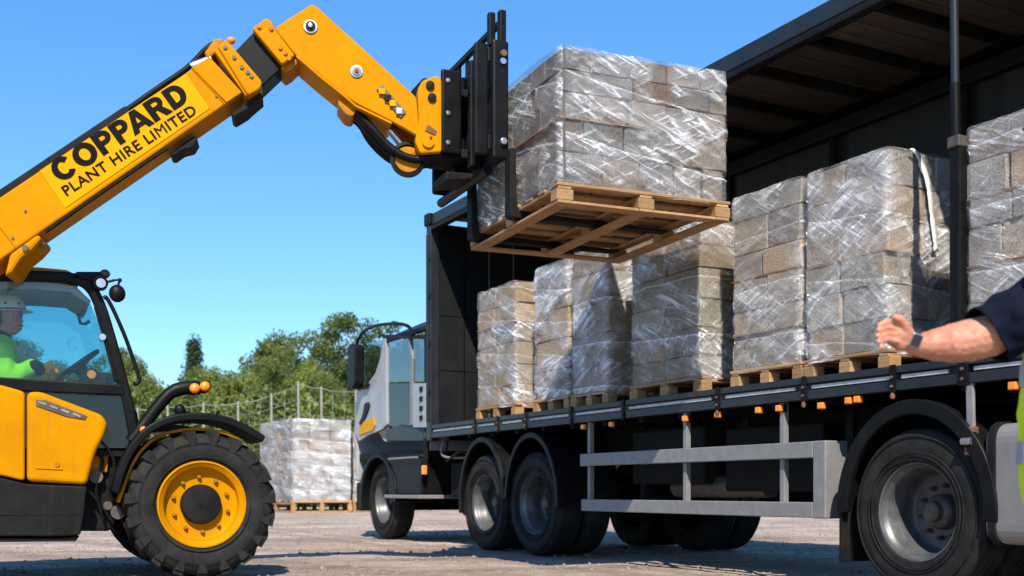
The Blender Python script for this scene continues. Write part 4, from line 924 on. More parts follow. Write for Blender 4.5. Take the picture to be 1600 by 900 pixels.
x, z = CF.hit(143, 585, .34); tp(MB().tube([(x,.33,z),(x,.36,z)], .03, 16), 'gauge', 'amber', smooth=40); tp(MB().tube([(x,.345,z-.002),(x,.40,z-.002)], .05, 16), 'gauge_pod', 'black_paint', bevel=.008)
x, z = CF.hit(170, 590, .3); tp(MB().tube([(x,.3,z-.15),(x+.01,.3,z+.03)], [.02,.03], 10), 'control_lever', 'black_paint', smooth=50)
hnd = P([(134,484),(122,491),(126,505),(133,506),(140,501)], CY0+.06); tp(MB().tube([(x,CY0+.07,z) for x, z in hnd], .012, 8), 'pillar_handle', 'black_paint', smooth=50)
x, z = CF.hit(160, 527, CY0); tp(MB().lathe([(0,0),(.022,0),(.026,.01),(.026,.02)], (x,CY0-.02,z), 18), 'pillar_reflector', 'silver', smooth=40)

# ---- boom: its parts stand in the boom's own plane
BL = CF.world(0,0); 
def bp(m, name, mat, parent=None, bevel=0, smooth=None, seg=2):
    rot = BF.yaw - CF.yaw; ox, oy = BF.o[0]-CF.o[0], BF.o[1]-CF.o[1]
    lx, ly = ox*CF.x[0]+oy*CF.x[1], ox*CF.y[0]+oy*CF.y[1]; c, s = math.cos(rot), math.sin(rot)
    m.v = [(lx+x*c-y*s, ly+x*s+y*c, z) for x, y, z in m.v]
    return m.build(name, M[mat], parent or tele, bevel, smooth, seg)
Q = BF.poly; BT = .30
boom = bp(prism(Q([(-330,529),(0,308),(327,89),(378,145),(23,390),(-330,634)]), 0, BT), 'boom', 'yellow', bevel=.012)
bp(prism(Q([(300,107),(327,89),(378,145),(354,161)]), -.012, -.001), 'boom_end_plate', 'yellow', boom, .004)
bp(prism(thick(Q([(-330,521),(0,300),(200,166)]), .075), .05, BT-.05), 'hose_tray', 'black_matt', boom, .02)
for k in range(3):
    hl = smoothline([(150,198-k*2),(235,138-k*4),(290,100-k*6),(318,72-k*3),(332,62),(345,60)], 5); bp(MB().tube([(x,.08+k*.06,z) for x, z in Q(hl)], .020, 10), 'boom_hose', 'black_paint', boom, smooth=60)
bp(prism(Q([(335,82),(345,76),(393,148),(384,152)]), -.03, BT+.03), 'collar_flange', 'yellow', boom, .006)
col1 = bp(prism(rounded(Q([(340,76),(354,65),(410,131),(407,142),(389,152),(384,147)]), .02, 3), -.045, BT+.045), 'boom_collar', 'yellow', None, .010)
for p in ((352,74),(366,90),(387,113),(393,119),(378,105)): x, z = BF.hit(*p, -.045); bp(MB().cyl((x,-.055,z),(x,-.045,z),.014,8), 'bolt', 'hub_steel', col1)
bp(prism(Q([(318,80),(334,58),(346,56),(350,66),(336,80),(325,90)]), .03, BT-.03), 'hose_guide', 'yellow_worn', boom, .012)
x, z = BF.hit(360,58,.0); bp(MB().ball((x,.06,z),(.03,.03,.025)), 'guide_cap', 'amber', boom, smooth=60); x, z = BF.hit(310,98,.0); bp(MB().tube([(x-.05,.06,z-.01),(x+.08,.06,z+.05)], .03, 12), 'hose_fitting', 'silver', boom, smooth=40)
bp(prism(Q([(360,176),(384,160),(405,142),(411,146),(392,162),(386,168),(366,180)]), .03, BT-.03), 'wear_pad', 'black_matt', boom, .006)
bp(prism(Q([(263,238),(286,218),(302,207),(308,213),(300,226),(284,230),(270,240)]), .06, BT-.06), 'under_bracket', 'black_matt', boom, .01)
bp(prism(Q([(16,398),(60,366),(66,374),(52,390),(34,404),(20,426),(8,432)]), -.02, BT+.02), 'pivot_bracket', 'yellow', boom, .02); x, z = BF.hit(40,388,-.02); bp(MB().cyl((x,-.035,z),(x,-.02,z),.02,12), 'pivot_bolt', 'hub_steel', boom)
x, z = BF.hit(62,380,0); bp(MB().ball((x,.05,z),(.022,.02,.025)), 'grease_cap', 'rust', boom, smooth=60)
for a_, b_ in (((-2,352),(25,387)),((300,107),(352,163))):
    bp(MB().tube([(x,-.002,z) for x, z in Q([a_, b_])], .005, 6), 'weld_seam', 'yellow', boom, smooth=60)
bp(MB().tube([(x,.02,z) for x, z in Q(smoothline([(70,362),(150,306),(230,251),(262,230)],4))], .010, 8), 'grease_line', 'black_paint', boom, smooth=60)
for p in ((20,372),(40,330),(338,150),(330,112)):
    x, z = BF.hit(*p, 0); bp(MB().cyl((x,-.008,z),(x,.0,z),.009,8), 'rivet', 'hub_steel', boom)
inner = bp(prism(Q([(362,82),(397,46),(442,102),(404,138)]), .03, BT-.03), 'inner_boom', 'black_paint', None, .01)
col2 = bp(prism(rounded(Q([(394,47),(416,30),(425,36),(429,47),(461,89),(441,103)]), .015, 3), -.03, BT+.03), 'boom_collar', 'yellow', None, .010)
for p in ((438,75),(446,83),(405,42),(424,45),(452,92)): x, z = BF.hit(*p, -.03); bp(MB().cyl((x,-.042,z),(x,-.03,z),.014,8), 'bolt', 'yellow_worn', col2)
bp(prism(Q([(438,104),(462,90),(470,92),(456,106),(446,112)]), .02, BT-.02), 'wear_pad', 'yellow_worn', inner, .006)
neck = bp(prism(rounded(Q([(428,44),(487,6),(494,9),(651,152),(656,214),(610,188),(556,161),(540,150),(461,85)]), .03, 4), .0, .05), 'boom_nose', 'yellow', None, .012)
bp(prism(rounded(Q([(428,44),(487,6),(494,9),(651,152),(656,214),(610,188),(556,161),(540,150),(461,85)]), .03, 4), BT-.05, BT), 'nose_cheek', 'yellow', neck, .012)
bp(prism(Q([(430,46),(487,10),(493,13),(649,156),(640,170),(490,60),(440,80)]), .051, BT-.051), 'nose_top', 'yellow', neck)
bp(prism(Q([(461,83),(540,147),(556,158),(548,152),(470,84)]), .052, BT-.052), 'nose_underside', 'yellow_worn', neck)
bp(prism(thick(Q([(463,88),(500,120),(541,153),(556,166),(612,193)]), .016), -.012, BT+.012), 'nose_flange', 'yellow', neck, .004)
bp(prism(rounded(Q([(530,146),(548,156),(558,168),(552,180),(540,176),(528,160)]), .02, 3), .03, BT-.03), 'hose_clamp', 'yellow_worn', neck, .01)
for p, r, mt in (((485,42),.046,'black_paint'),((557,112),.042,'amber')):
    x, z = BF.hit(*p, 0); b = bp(MB().lathe([(0,-.012),(r,-.010),(r,.0)], (x,0,z), 28), 'pivot_pin', 'silver', neck, smooth=40)
    bp(MB().lathe([(0,-.022),(r*.72,-.020),(r*.72,-.010)], (x,0,z), 24), 'pin_face', 'black_paint' if mt != 'amber' else 'galvanised', neck, smooth=40); bp(MB().lathe([(0,-.034),(r*.3,-.032),(r*.3,-.020)], (x,0,z), 16), 'grease_nipple', 'silver' if mt != 'amber' else 'rust', neck, smooth=40)
st_ = bp(prism(Q([(588,140),(597,133),(634,176),(626,185)]), -.014, -.001), 'warning_plate', 'hub_steel', neck, .003)
for p, c in (((597,143),'decal_yellow'),((606,153),'black_paint'),((614,162),'decal_yellow'),((624,174),'silver')):
    x, z = BF.hit(*p, -.014); bp(MB().box(x-.024,x+.022,-.024,-.0145,z-.020,z+.022), 'plate_mark', c, neck, .004)
for k, (y, r) in enumerate(((.06,.028),(.14,.024),(.22,.024))):
    hl = smoothline([(548,166),(566,180),(582,196+k*5),(606,222+k*4),(632,240+k*2),(660,245),(690,240)], 5); bp(MB().tube([(x,y,z) for x, z in Q(hl)], r, 12), 'head_hose', 'black_paint', neck, smooth=60)
bp(MB().tube([(x,.15,z) for x, z in Q([(636,222),(612,192)])], [.03,.03], 12), 'tilt_cylinder', 'silver', neck, smooth=40)
x, z = BF.hit(637, 250, .1); pul = bp(MB().lathe([(0,0),(.09,0),(.10,.02),(.10,.10),(.09,.12),(0,.12)], (x,.08,z), 28), 'head_pulley', 'yellow_worn', neck, smooth=40); bp(MB().lathe([(.100,-.012),(.122,-.01),(.122,.03),(.10,.03)], (x,.08,z), 28, True), 'pulley_ring', 'black_paint', neck, smooth=40)
head = bp(prism(rounded(Q([(652,140),(660,126),(683,118),(690,125),(690,238),(656,240),(648,222),(654,190)]), .02, 3), -.01, BT+.01), 'tilt_head', 'yellow', None, .012)
for p, r in (((672,134),.03),((675,153),.03),((669,222),.042)):
    x, z = BF.hit(*p, -.01); b = bp(MB().lathe([(0,-.018),(r,-.016),(r,0)], (x,-.01,z), 20), 'pin', 'black_paint' if p[1] < 160 else 'yellow', head, smooth=40)
x, z = BF.hit(673,215,-.02); bp(MB().ball((x,-.032,z),.010), 'red_dot', 'red_lens', head, smooth=60)
bp(prism(Q([(664,205),(668,196),(682,206),(680,212)]), -.018, -.010), 'head_cutout', 'rust', head)
# lettering on the boom
dec = bp(prism(Q([(62,267),(291,115),(327,170),(102,325)]), -.004, -.0015), 'decal', 'decal_yellow', boom); dec['label'] = 'lighter yellow name panel with black lettering'
def lettering(txt, p0, p1, cap, bold, name, pick):
    c = bpy.data.curves.new('t', 'FONT'); c.body = txt; c.size = 1; c.offset = bold; c.resolution_u = 4; c.space_character = 1.07; o = bpy.data.objects.new('t', c); COL.objects.link(o)
    me = bpy.data.meshes.new_from_object(o.evaluated_get(bpy.context.evaluated_depsgraph_get())); V = [v.co.copy() for v in me.vertices]; Fc = [tuple(q.vertices) for q in me.polygons]
    bpy.data.objects.remove(o); x0 = min(v.x for v in V); x1 = max(v.x for v in V); y0 = min(v.y for v in V); y1 = max(v.y for v in V)
    a, b = Vector(BF.hit(*p0)), Vector(BF.hit(*p1)); d = b-a; n_ = Vector((-d.y, d.x)).normalized()*cap; m = MB()
    for lay in (-.0085, -.0045):
        for v in V:
            q = a + d*((v.x-x0)/(x1-x0)) + n_*((v.y-y0)/(y1-y0)); m.v.append((q.x, lay, q.y))
    k = len(V); root = list(range(k))
    def find(i):
        while root[i] != i: i = root[i]
        return i
    for q in Fc:
        for i in q[1:]: root[find(i)] = find(q[0])
    isl = {}; n_l = -1
    for q in Fc: isl.setdefault(find(q[0]), []).append(q)
    for ch, fs in zip(sorted(isl, key=lambda r_: min(V[i].x for q in isl[r_] for i in q)), [0]*99):
        n_l += 1
        if n_l not in pick: continue
        fs = isl[ch]; ids = sorted({i for q in fs for i in q}); mp = {i: j for j, i in enumerate(ids)}; g = MB(); n2 = len(ids)
        g.v = [m.v[i] for i in ids] + [m.v[i+k] for i in ids]; g.f = [tuple(mp[i] for i in q) for q in fs] + [tuple(mp[i]+n2 for i in q[::-1]) for q in fs]
        bp(g, 'small_letter', 'text_black', boom)
PXM = 7.5/F
def heavy(txt, p0, p1, cap):
    out = []; adv = 0
    def strip(o, i): return [[o[k], o[k+1], i[k+1], i[k]] for k in range(len(o)-1)]
    def ring(cx, cy, ox_, oy_, ix, iy, a0, a1, n=30):
        A = [R(a0+(a1-a0)*k/n) for k in range(n+1)]; return strip([(cx+ox_*math.cos(a), cy+oy_*math.sin(a)) for a in A], [(cx+ix*math.cos(a), cy+iy*math.sin(a)) for a in A])
    def bowl(y0, y1, s, xs, rx, ix, t, n=16):
        cy_, ry = (y0+y1)/2, (y1-y0)/2; A = [R(90-180*k/n) for k in range(n+1)]
        return strip([(s,y1)]+[(xs+rx*math.cos(a), cy_+ry*math.sin(a)) for a in A]+[(s,y0)], [(s,y1-t)]+[(xs+ix*math.cos(a), cy_+(ry-t)*math.sin(a)) for a in A]+[(s,y0+t)])
    st = [[(0,0),(.265,0),(.265,1),(0,1)]]
    G_ = {'C': (ring(.46,.5,.46,.515,.19,.29,36,324), .93), 'O': (ring(.49,.5,.49,.515,.215,.29,0,360), 1.0), 'P': (st+bowl(.37,1,.265,.40,.33,.10,.215), .76),
          'A': ([[(0,0),(.275,0),(.485,.70),(.485,1),(.345,1)],[(.97,0),(.625,1),(.485,1),(.485,.70),(.695,0)],[(.332,.19),(.638,.19),(.578,.39),(.392,.39)]], .95),
          'R': (st+bowl(.40,1,.265,.42,.33,.11,.205)+[[(.36,.40),(.62,.44),(.86,0),(.555,0)]], .86), 'D': (st+bowl(0,1,.265,.36,.46,.195,.225), .84)}
    for n__, ch in enumerate(txt):
        f, w = G_[ch]; adv -= .13 if ch == 'A' else 0; out.append([[(x+adv, y) for x, y in q] for q in f]); adv += w+.055
    adv -= .055; a, b = Vector(BF.hit(*p0)), Vector(BF.hit(*p1)); d = b-a; n_ = Vector((-d.y, d.x)).normalized()*cap
    for ch, f in zip(txt, out):
        m = MB()
        for q in f:
            b0 = len(m.v); m.prism([tuple(a + d*(x/adv) + n_*y) for x, y in q], -.0085, -.0045)
        bm = bmesh.new(); me = m.mesh('x', None); bm.from_mesh(me); bmesh.ops.remove_doubles(bm, verts=bm.verts, dist=1e-5); bm.verts.index_update()
        m.v = [tuple(v.co) for v in bm.verts]; m.f = [tuple(v.index for v in q.verts) for q in bm.faces]; bm.free()
        l = bp(m, 'letter', 'text_black', boom); l['label'] = 'heavy black capital letter ' + ch
heavy('COPPARD', (95,287), (299,156), 34*PXM)
for bold_, pick_ in ((.014, set(range(16))-{11}), (0.0, {11})): lettering('PLANT HIRE LIMITED', (105,307), (309,177), 16*PXM, bold_, 'lettering', pick_)

# ---- fork carriage (frame of the lifted load: x into the load, y away)
def kp(m, name, mat, parent=None, bevel=0, smooth=None, seg=2):
    rot = LF.yaw - CF.yaw; ox, oy = LF.o[0]-CF.o[0], LF.o[1]-CF.o[1]
    lx, ly = ox*CF.x[0]+oy*CF.x[1], ox*CF.y[0]+oy*CF.y[1]; c, s = math.cos(rot), math.sin(rot)
    m.v = [(lx+x*c-y*s, ly+x*s+y*c, z) for x, y, z in m.v]
    return m.build(name, M[mat], parent or tele, bevel, smooth, seg)
KX = -.045                                                  # front of the carriage, just clear of the blocks
yn = LF.hitx(792, 200, KX)[0]; yf = LF.hitx(715, 200, KX)[0]; zt = LF.hitx(775, 88, KX)[1]; zb = LF.hitx(790, 250, KX)[1]
car = kp(box(KX-.07, KX, yn, yf, zt-.10, zt), 'fork_carriage', 'black_paint', bevel=.012)
kp(box(KX-.07, KX, yn, yf, zb, zb+.11), 'lower_beam', 'black_paint', car, .012)
kp(MB().box(KX-.125, KX, yn-.045, yn-.001, zb-.02, zt+.02), 'side_plate', 'black_paint', car, .02); kp(box(KX-.25, KX-.155, yn-.04, yn-.004, zb+.0, zt-.02), 'side_plate', 'black_paint', car, .012)
for z in (zb+.04, zt-.14): kp(box(KX-.156, KX-.124, yn-.036, yn-.008, z, z+.10), 'plate_web', 'black_paint', car, .008)
kp(box(KX-.20, KX-.002, yf+.001, yf+.045, zb-.02, zt+.02), 'side_plate', 'black_paint', car, .02)
ym = (yn+yf)/2; kp(box(KX-.16, KX-.071, ym-.20, ym-.14, zb+.01, zt-.01), 'hanger_plate', 'black_paint', car, .012); kp(box(KX-.16, KX-.071, ym+.14, ym+.20, zb+.01, zt-.01), 'hanger_plate', 'black_paint', car, .012)
for z, k_ in ((zt-.08,'rust'),(zb+.10,'silver')):
    kp(MB().tube([(KX-.05,yn-.075,z),(KX-.05,yn-.04,z)], .024, 14), 'plate_bolt', k_, car, .004, smooth=40)
kp(MB().tube([(KX-.05,yn-.06,zt-.13),(KX-.05,yn-.04,zt-.13)], .022, 12), 'plate_bolt', 'silver', car, smooth=40)
kp(box(KX-.066, KX-.052, yn+.03, yf-.02, zb+.111, zt-.101), 'back_plate', 'black_matt', car)
lp = LF.hitx(716, 107, KX-.22)[0]
hp0, hp1 = LF.hit(690,108,lp), LF.hit(722,240,lp)
hk = kp(box(hp0[0], hp1[0], lp, lp+.035, hp1[1]-.01, hp0[1]+.01), 'hook_plate', 'black_paint', car, .02)
for q in (126, 177, 223):
    x, z = LF.hit(700, q, lp); kp(MB().lathe([(0,-.014),(.015,-.012),(.02,0)], (x,lp,z), 16), 'bolt', 'silver', car, smooth=50)
kp(box(hp0[0]+.02, KX-.07, lp+.036, lp+.40, hp1[1]-.02, hp1[1]+.05), 'head_plate', 'black_matt', car, .012); kp(box(hp0[0]+.02, KX-.07, lp+.036, lp+.40, hp0[1]-.16, hp0[1]-.10), 'head_plate', 'black_matt', car, .012)
kp(box(hp0[0]-.12, hp0[0]+.03, lp+.06, lp+.36, hp1[1]+.02, hp0[1]-.05), 'head_link', 'black_matt', car, .02)
kp(MB().prism([(hp0[0]+.02,zb-.10),(KX-.02,zb-.05),(KX-.02,zb-.021),(hp0[0]+.02,zb-.03)], ym-.16, ym+.16), 'under_shelf', 'black_matt', car, .012)
bt = LF.hitx(768, 42, KX)[1]                                # load guard above the carriage
gd = kp(box(KX-.06, KX-.01, yn-.02, yn+.04, zt-.02, bt), 'load_guard', 'black_paint', car, .01); kp(box(KX-.14, KX-.09, yn-.02, yn+.03, zt-.02, bt-.03), 'guard_post', 'black_paint', car, .01)
kp(box(KX-.06, KX-.02, yn+.041, yf+.04, bt-.10, bt-.06), 'guard_rail', 'black_paint', car, .008)
for k in range(1, 6): y = yn+(yf-yn)*k/6+.02; kp(box(KX-.05, KX-.025, y-.012, y+.012, zt, bt-.101), 'guard_slat', 'black_paint', car, .004)
for px_ in (797, 737):
    y = LF.hitx(px_, 290, KX)[0]; zf = LZ+.062; w = .05
    prof = rounded([(KX-.02,zb+.05),(KX-.02,zf-.02),(LW*.92,zf-.012),(LW*.92,zf+.004),(KX+.035,zf+.03),(KX+.022,zb+.05)], .03, 3)
    kp(prism(prof, y-w, y+w), 'fork', 'black_matt', car, .006)
kp(MB().tube([(KX-.1,yn+.1,zb-.06),(KX-.1,yf+.1,zb-.06)], .035, 12), 'tilt_shaft', 'black_paint', car, smooth=40)
# ================================================================== people
def blob(name, parent, mat, chains=(), balls=(), voxel=.01, smooth=6, disp=0, dscale=8, boxes=()):
    m = MB()
    for ch in chains:
        for q in ch: m.ball(q[:3], q[3], 16, 10)
        for a, b in zip(ch[:-1], ch[1:]):
            if (Vector(a[:3])-Vector(b[:3])).length > 1e-4: m.tube([a[:3], b[:3]], [a[3], b[3]], 16)
    for c, r in balls: m.ball(c, r, 20, 12)
    me = m.mesh('tmp', M[mat]); o = bpy.data.objects.new('tmp', me); COL.objects.link(o)
    r = o.modifiers.new('r', 'REMESH'); r.mode = 'VOXEL'; r.voxel_size = voxel
    s = o.modifiers.new('s', 'SMOOTH'); s.factor = .5; s.iterations = smooth
    bpy.context.view_layer.update(); e = o.evaluated_get(bpy.context.evaluated_depsgraph_get())
    out = bpy.data.meshes.new_from_object(e); bpy.data.objects.remove(o)
    if disp:
        vs = [(v.co.copy(), v.normal.copy()) for v in out.vertices]; co = []
        for c, nrm in vs: co += list(c + nrm * disp * (mnoise.noise(c*dscale) + .5*mnoise.noise(c*dscale*2.3)))
        out.vertices.foreach_set('co', co); out.update()
    out.polygons.foreach_set('use_smooth', [True]*len(out.polygons)); out.name = name
    if not out.materials: out.materials.append(M[mat])
    return obj(name, out, parent)
def bisect(o, p, nrm):                       # cut cleanly along a plane, dropping the side the normal points to
    bm = bmesh.new(); bm.from_mesh(o.data); bmesh.ops.bisect_plane(bm, geom=bm.verts[:]+bm.edges[:]+bm.faces[:], plane_co=p, plane_no=nrm, clear_outer=True)
    bm.to_mesh(o.data); bm.free()
def cut(o, fn):                              # drop the vertices for which fn is true
    bm = bmesh.new(); bm.from_mesh(o.data); bmesh.ops.delete(bm, geom=[v for v in bm.verts if fn(v.co)], context='VERTS'); bm.to_mesh(o.data); bm.free()

# ---- driver (chassis frame, facing +x)
drv = thing('person', 'driver in white hard hat and bright green jacket seated in the machine cab', 'person', CF)
hx, hz = CF.hit(12, 494, .58); cy = .58
def A(dx, dy, dz, r): return (hx+dx, cy+dy, hz+dz, r)
gx1, gz1 = CF.hit(72, 578, .46); gx2, gz2 = CF.hit(92, 590, .70)
blob('body', drv, 'skin', [[A(0,0,.02,.09),A(.0,0,-.06,.075),A(.03,0,-.085,.05)],[A(-.03,0,-.10,.058),A(-.05,0,-.2,.06)],
     [A(-.06,0,-.30,.12),A(-.05,0,-.5,.13),A(-.05,0,-.68,.14)],
     [A(-.05,-.19,-.27,.06),A(.02,-.23,-.50,.05),(gx1-.05,.40,gz1,.035),(gx1,.42,gz1,.03)],[A(-.05,.19,-.27,.06),A(.05,.22,-.50,.05),(gx2,.72,gz2,.03)],
     [A(-.02,-.1,-.70,.085),A(.42,-.12,-.68,.065),A(.46,-.12,-1.05,.045),A(.56,-.12,-1.10,.04)],[A(-.02,.1,-.70,.085),A(.42,.12,-.68,.065),A(.46,.12,-1.05,.045),A(.56,.12,-1.10,.04)]],
     [((hx+.085,cy,hz-.03),(.022,.016,.020)),((hx+.0,cy-.078,hz-.025),(.022,.012,.032)),((hx+.0,cy+.078,hz-.025),(.022,.012,.032)),((hx+.065,cy,hz-.085),(.03,.035,.02))], .010, 3)
blob('jacket', drv, 'hivis_green', [[A(-.06,0,-.24,.10),A(-.06,0,-.34,.155),A(-.05,0,-.52,.165),A(-.05,0,-.70,.165)],
     [A(-.05,-.10,-.24,.10),A(-.05,-.19,-.28,.088),A(.00,-.235,-.48,.075),(gx1-.10,.385,gz1+.01,.058)],[A(-.05,.10,-.24,.10),A(-.05,.19,-.28,.088),A(.05,.23,-.48,.075),(gx2-.08,.74,gz2,.055)]], (), .011, 4, .012, 9)
for dz in (-.40, -.56):
    b = blob('reflective_band', drv, 'reflective', [[A(-.06,0,-.24,.105),A(-.06,0,-.34,.161),A(-.05,0,-.52,.171),A(-.05,0,-.70,.171)]], (), .011, 4, .012, 9); bisect(b, (0,0,hz+dz), (0,0,1)); bisect(b, (0,0,hz+dz-.05), (0,0,-1))
blob('collar', drv, 'navy_cloth', [[A(-.045,0,-.155,.075),A(-.055,0,-.20,.088)]], (), .010, 3)
blob('cuff', drv, 'charcoal', [[(gx1-.095,.387,gz1+.008,.061),(gx1-.055,.40,gz1+.0,.055)]], (), .010, 2)
for n_, (gx_, gz_, gy_, s_) in enumerate(((gx1,gz1,.42,1),(gx2,gz2,.71,1))):
    blob('glove', drv, 'glove', [[(gx_-.05,gy_,gz_,.038),(gx_,gy_,gz_,.042)]] + [[(gx_+.01,gy_-.03+.02*k,gz_+.012,.018),(gx_+.055,gy_-.03+.02*k,gz_+.012,.016),(gx_+.07,gy_-.03+.02*k,gz_-.02,.014)] for k in range(4)] + [[(gx_-.01,gy_-.04,gz_+.02,.017),(gx_+.035,gy_-.035,gz_+.05,.014)]], (), .007, 2)
hat = MB().ball((0,0,0),(.135,.118,.125), 28, 14); hat.v = [p for p in hat.v]
hat_o = hat.build('hard_hat', M['hat'], drv, smooth=60); cut(hat_o, lambda c: c.z < -.012)
hat_o.location = (hx-.012, cy, hz+.045); hat_o.rotation_euler = (0, R(-4), 0)
br = MB().lathe([(.10,0),(.128,-.004),(.145,-.010),(.146,-.016),(.125,-.012),(.10,-.008)], n=36, closed=True); br.v = [(x*(1.0+.22*max(0,x)/.14), z*.86, y+.008) for x, y, z in br.v]
b_ = br.build('hat_brim', M['hat'], hat_o, smooth=50); b_.location = (0,0,-.012)
hr_ = MB().box(-.05,.05,-.012,.012,.112,.13); hr_.build('hat_ridge', M['hat'], hat_o, .008)
for p in ((.085,-.088,.03),(.0,-.117,.03)): MB().ball(p,.008).build('hat_rivet', M['black_paint'], hat_o, smooth=60)
blob('hair', drv, 'hair', [[A(-.055,-.03,0,.055),A(-.06,-.03,-.05,.045)],[A(-.055,.03,0,.055),A(-.06,.03,-.05,.045)]], (), .010, 2)
gl1 = MB().box(hx+.082,hx+.098,cy-.065,cy+.065,hz-.012,hz+.018); gl1.build('eye_shield', M['screen'], drv, .006)
blob('moustache', drv, 'hair', [[A(.092,-.02,-.062,.009),A(.092,.02,-.062,.009)]], (), .004, 1)
blob('trousers', drv, 'navy_cloth', [[A(-.04,0,-.72,.16),A(-.02,-.1,-.71,.10),A(.42,-.12,-.68,.082),A(.46,-.12,-1.0,.062)],[A(-.02,.1,-.71,.10),A(.42,.12,-.68,.082),A(.46,.12,-1.0,.062)]], (), .012, 4)
for s in (-1,1): blob('boot', drv, 'black_matt', [[A(.46,.12*s,-1.03,.055),A(.47,.12*s,-1.09,.052),A(.60,.12*s,-1.11,.042)]], (), .010, 2)

# ---- person at the right edge: stands side on, arm stretched out to the left
PY = 3.4
W_ = lambda x, y, Y=PY, r=.03: (*at(x, y, Y), r)
pr = thing('person', 'person in navy polo and hi-vis vest at the right edge stretching an arm out', 'person', WORLD, (1.70, PY-.1, 0))
ox, oy = 1.70, PY-.1
def G(x, y, Y=PY, r=.03): p = at(x, y, Y); return (p.x-ox, p.y-oy, p.z, r)
def H(dx, dy, z, r): return (dx, dy, z, r)
sh_n = (-.10, -.17, 1.37)
arm_c = [(*sh_n, .075), G(1640,468,PY-.06,.066), G(1585,502,PY-.05,.060), G(1548,524,PY-.03,.064), G(1515,532,PY-.02,.064), G(1490,536,PY-.02,.060), G(1462,539,PY-.01,.049), G(1438,539,PY,.037), G(1424,536,PY,.032)]
palm = [[G(1424,534,PY,.031), G(1408,524,PY-.006,.030), G(1395,517,PY-.004,.026)], [G(1424,530,PY+.01,.028), G(1408,528,PY+.03,.028), G(1397,522,PY+.035,.026)], [G(1424,533,PY-.005,.026), G(1408,536,PY-.004,.026), G(1397,531,PY-.004,.022)]]
fing = [[G(1402,y0,PY-.020,.0105), G(1385,y0-3,PY-.031,.0096), G(1375,y0+2,PY-.037,.0088), G(1375+q,y0+11,PY-.039,.0079)] for q, y0 in ((-1,506),(-3,515),(-1,524.2),(3,533))]
thumb = [[G(1420,522,PY-.016,.019), G(1413,507,PY-.030,.0150), G(1407,499,PY-.036,.0132), G(1399,497,PY-.040,.0112)]]
head = [[H(-.02,0,1.66,.098), H(-.04,0,1.60,.085), H(-.06,0,1.555,.055)], [H(.0,0,1.56,.062), H(.02,0,1.44,.065)]]
torso = [[H(.03,0,1.40,.12), H(.02,0,1.22,.14), H(.03,0,1.02,.13), H(.04,0,.92,.15)]]
other = [[H(.02,.19,1.38,.07), H(.05,.24,1.12,.05), H(.0,.24,.90,.04), H(-.02,.23,.82,.032)]]
ofing = [[H(-.02,.215+.014*k,.80,.012), H(-.03,.215+.014*k,.745,.010), H(-.045,.215+.014*k,.715,.009)] for k in range(4)] + [[H(-.03,.21,.82,.014), H(-.055,.20,.775,.011)]]
legs = [[H(.04,.10*s,.90,.10), H(.02,.11*s,.50,.065), H(.05,.12*s,.10,.045), H(-.10,.12*s,.05,.04)] for s in (-1,1)]
body = blob('body', pr, 'skin', head+torso+[arm_c]+palm+fing+thumb+other+ofing+legs, [((-.118,0,1.635),(.02,.016,.022)),((-.01,-.098,1.64),(.02,.012,.03)),((-.01,.098,1.64),(.02,.012,.03)),((-.095,0,1.575),(.03,.035,.02))], .0036, 2, .0010, 60)
for f_ in fing[:4]:
    x, y, z, r = f_[-1]; o = MB().ball((0,0,0),(.006,.003,.007), 10, 6).build('fingernail', M['nail'], pr, smooth=60); o.location = (x-.004, y-r*.80, z+.003)
slv = blob('polo_shirt', pr, 'navy_cloth', [[H(.03,0,1.42,.13), H(.02,0,1.22,.155), H(.03,0,.98,.15)], [(.03,-.05,1.42,.10),(*sh_n,.098), G(1640,465,PY-.06,.092), G(1588,500,PY-.05,.100), G(1556,516,PY-.03,.096), G(1535,526,PY-.03,.094)],
        [(.03,.05,1.42,.10),H(.02,.19,1.38,.095), H(.05,.235,1.16,.08)]], [((.03,-.0,1.2),(.13,.20,.26)),((.03,0,1.38),(.10,.2,.1))], .009, 4, .015, 13)
c0 = Vector(G(1542,527,PY-.03)[:3]); dirv = (Vector(G(1520,540,PY)[:3])-Vector(G(1600,490,PY)[:3])).normalized()
bisect(slv, c0, dirv)
so_ = slv.modifiers.new('t','SOLIDIFY'); so_.thickness = .006
vest = blob('hi_vis_vest', pr, 'hivis', [[H(.04,0,1.30,.19), H(.03,0,1.06,.205), H(.02,0,.66,.21)]], [((.03,0,1.16),(.20,.23,.30)),((.02,0,.86),(.21,.23,.24))], .010, 4, .007, 9)
bisect(vest, (0,0,.58), (0,0,-1)); bisect(vest, (0,0,1.33), (0,0,1))
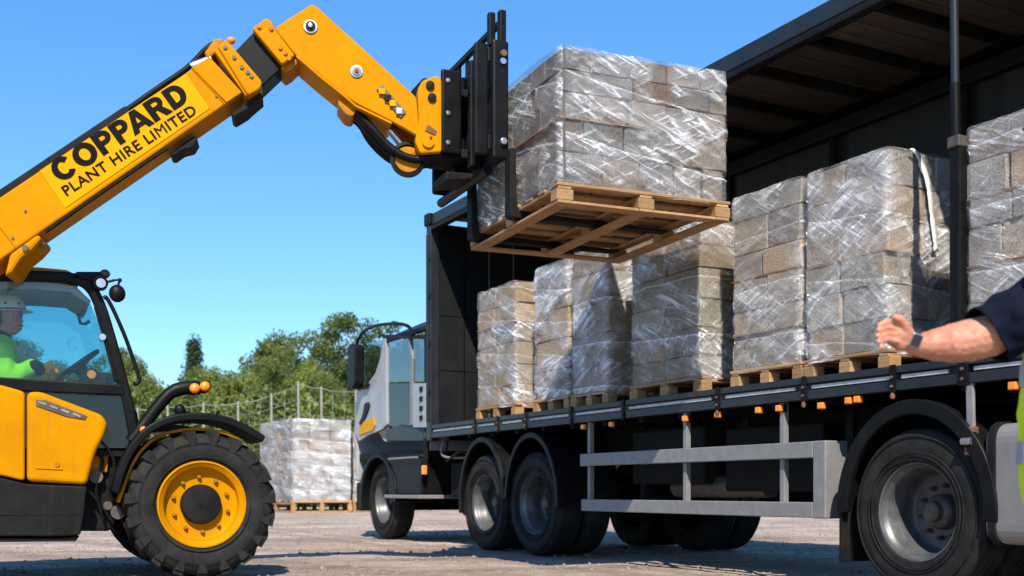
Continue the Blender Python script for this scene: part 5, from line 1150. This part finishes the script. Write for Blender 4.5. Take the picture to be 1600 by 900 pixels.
for z0, z1 in ((.71,.775),(.94,1.01)):
    b = blob('reflective_band', pr, 'reflective', [[H(.04,0,1.30,.195), H(.03,0,1.06,.211), H(.02,0,.66,.216)]], [((.03,0,1.16),(.206,.236,.306)),((.02,0,.86),(.216,.236,.246))], .010, 4, .007, 9)
    bisect(b, (0,0,z0), (0,0,-1)); bisect(b, (0,0,z1), (0,0,1))
tr = blob('trousers', pr, 'navy_cloth', [[H(.04,0,.88,.155), H(.04,.10*s,.86,.115), H(.02,.11*s,.50,.085), H(.05,.12*s,.12,.075)] for s in (-1,1)], (), .012, 4, .01, 8)
for s in (-1,1): blob('boot', pr, 'black_matt', [[H(.05,.12*s,.16,.062), H(.06,.12*s,.05,.052), H(-.12,.12*s,.045,.045)]], (), .010, 2)
blob('hair', pr, 'hair', [[H(.03,0,1.69,.09), H(.045,0,1.62,.07)]], (), .008, 3)
blob('cap', pr, 'navy_cloth', [[H(-.02,0,1.70,.10)]], [((-.10,0,1.70),(.10,.07,.012))], .008, 3)
# watch
a = Vector(G(1431,532,PY)[:3]); b = Vector(G(1420,528,PY)[:3]); d = (b-a).normalized(); u = d.cross(Vector((0,1,0))).normalized(); v = d.cross(u)
w = MB()
for i in range(25):
    t = 2*math.pi*i/24
    for s in (-.011, .011):
        for r in (.0335, .0375): w.v.append(tuple(a.lerp(b,.5) + d*s + (u*math.cos(t)+v*math.sin(t))*r))
for i in range(24):
    o = i*4; q = o+4
    for j, k in ((0,1),(1,3),(3,2),(2,0)): w.f.append((o+j, o+k, q+k, q+j))
wt = thing('wrist_watch', 'silver cased watch with dark screen on the outstretched wrist', 'watch', WORLD, (ox, oy, 0))
w.build('watch_strap', M['rubber_strap'], wt, smooth=50)
nrm = (-(Vector((0,1,0))) + u*.25).normalized()*1.0; cen = a.lerp(b,.5) + nrm*.040
rot = Matrix((d, nrm.cross(d).normalized(), nrm)).transposed()
for nm, mat, hw, hl, hh, oz in (('watch_case','silver',.017,.021,.006,0),('watch_screen','screen',.0145,.0185,.002,.0065)):
    mb = MB().box(-hw,hw,-hl,hl,-hh,hh); mb.v = [tuple(cen + rot @ (Vector(q)+Vector((0,0,oz)))) for q in mb.v]; mb.build(nm, M[mat], wt, .004)
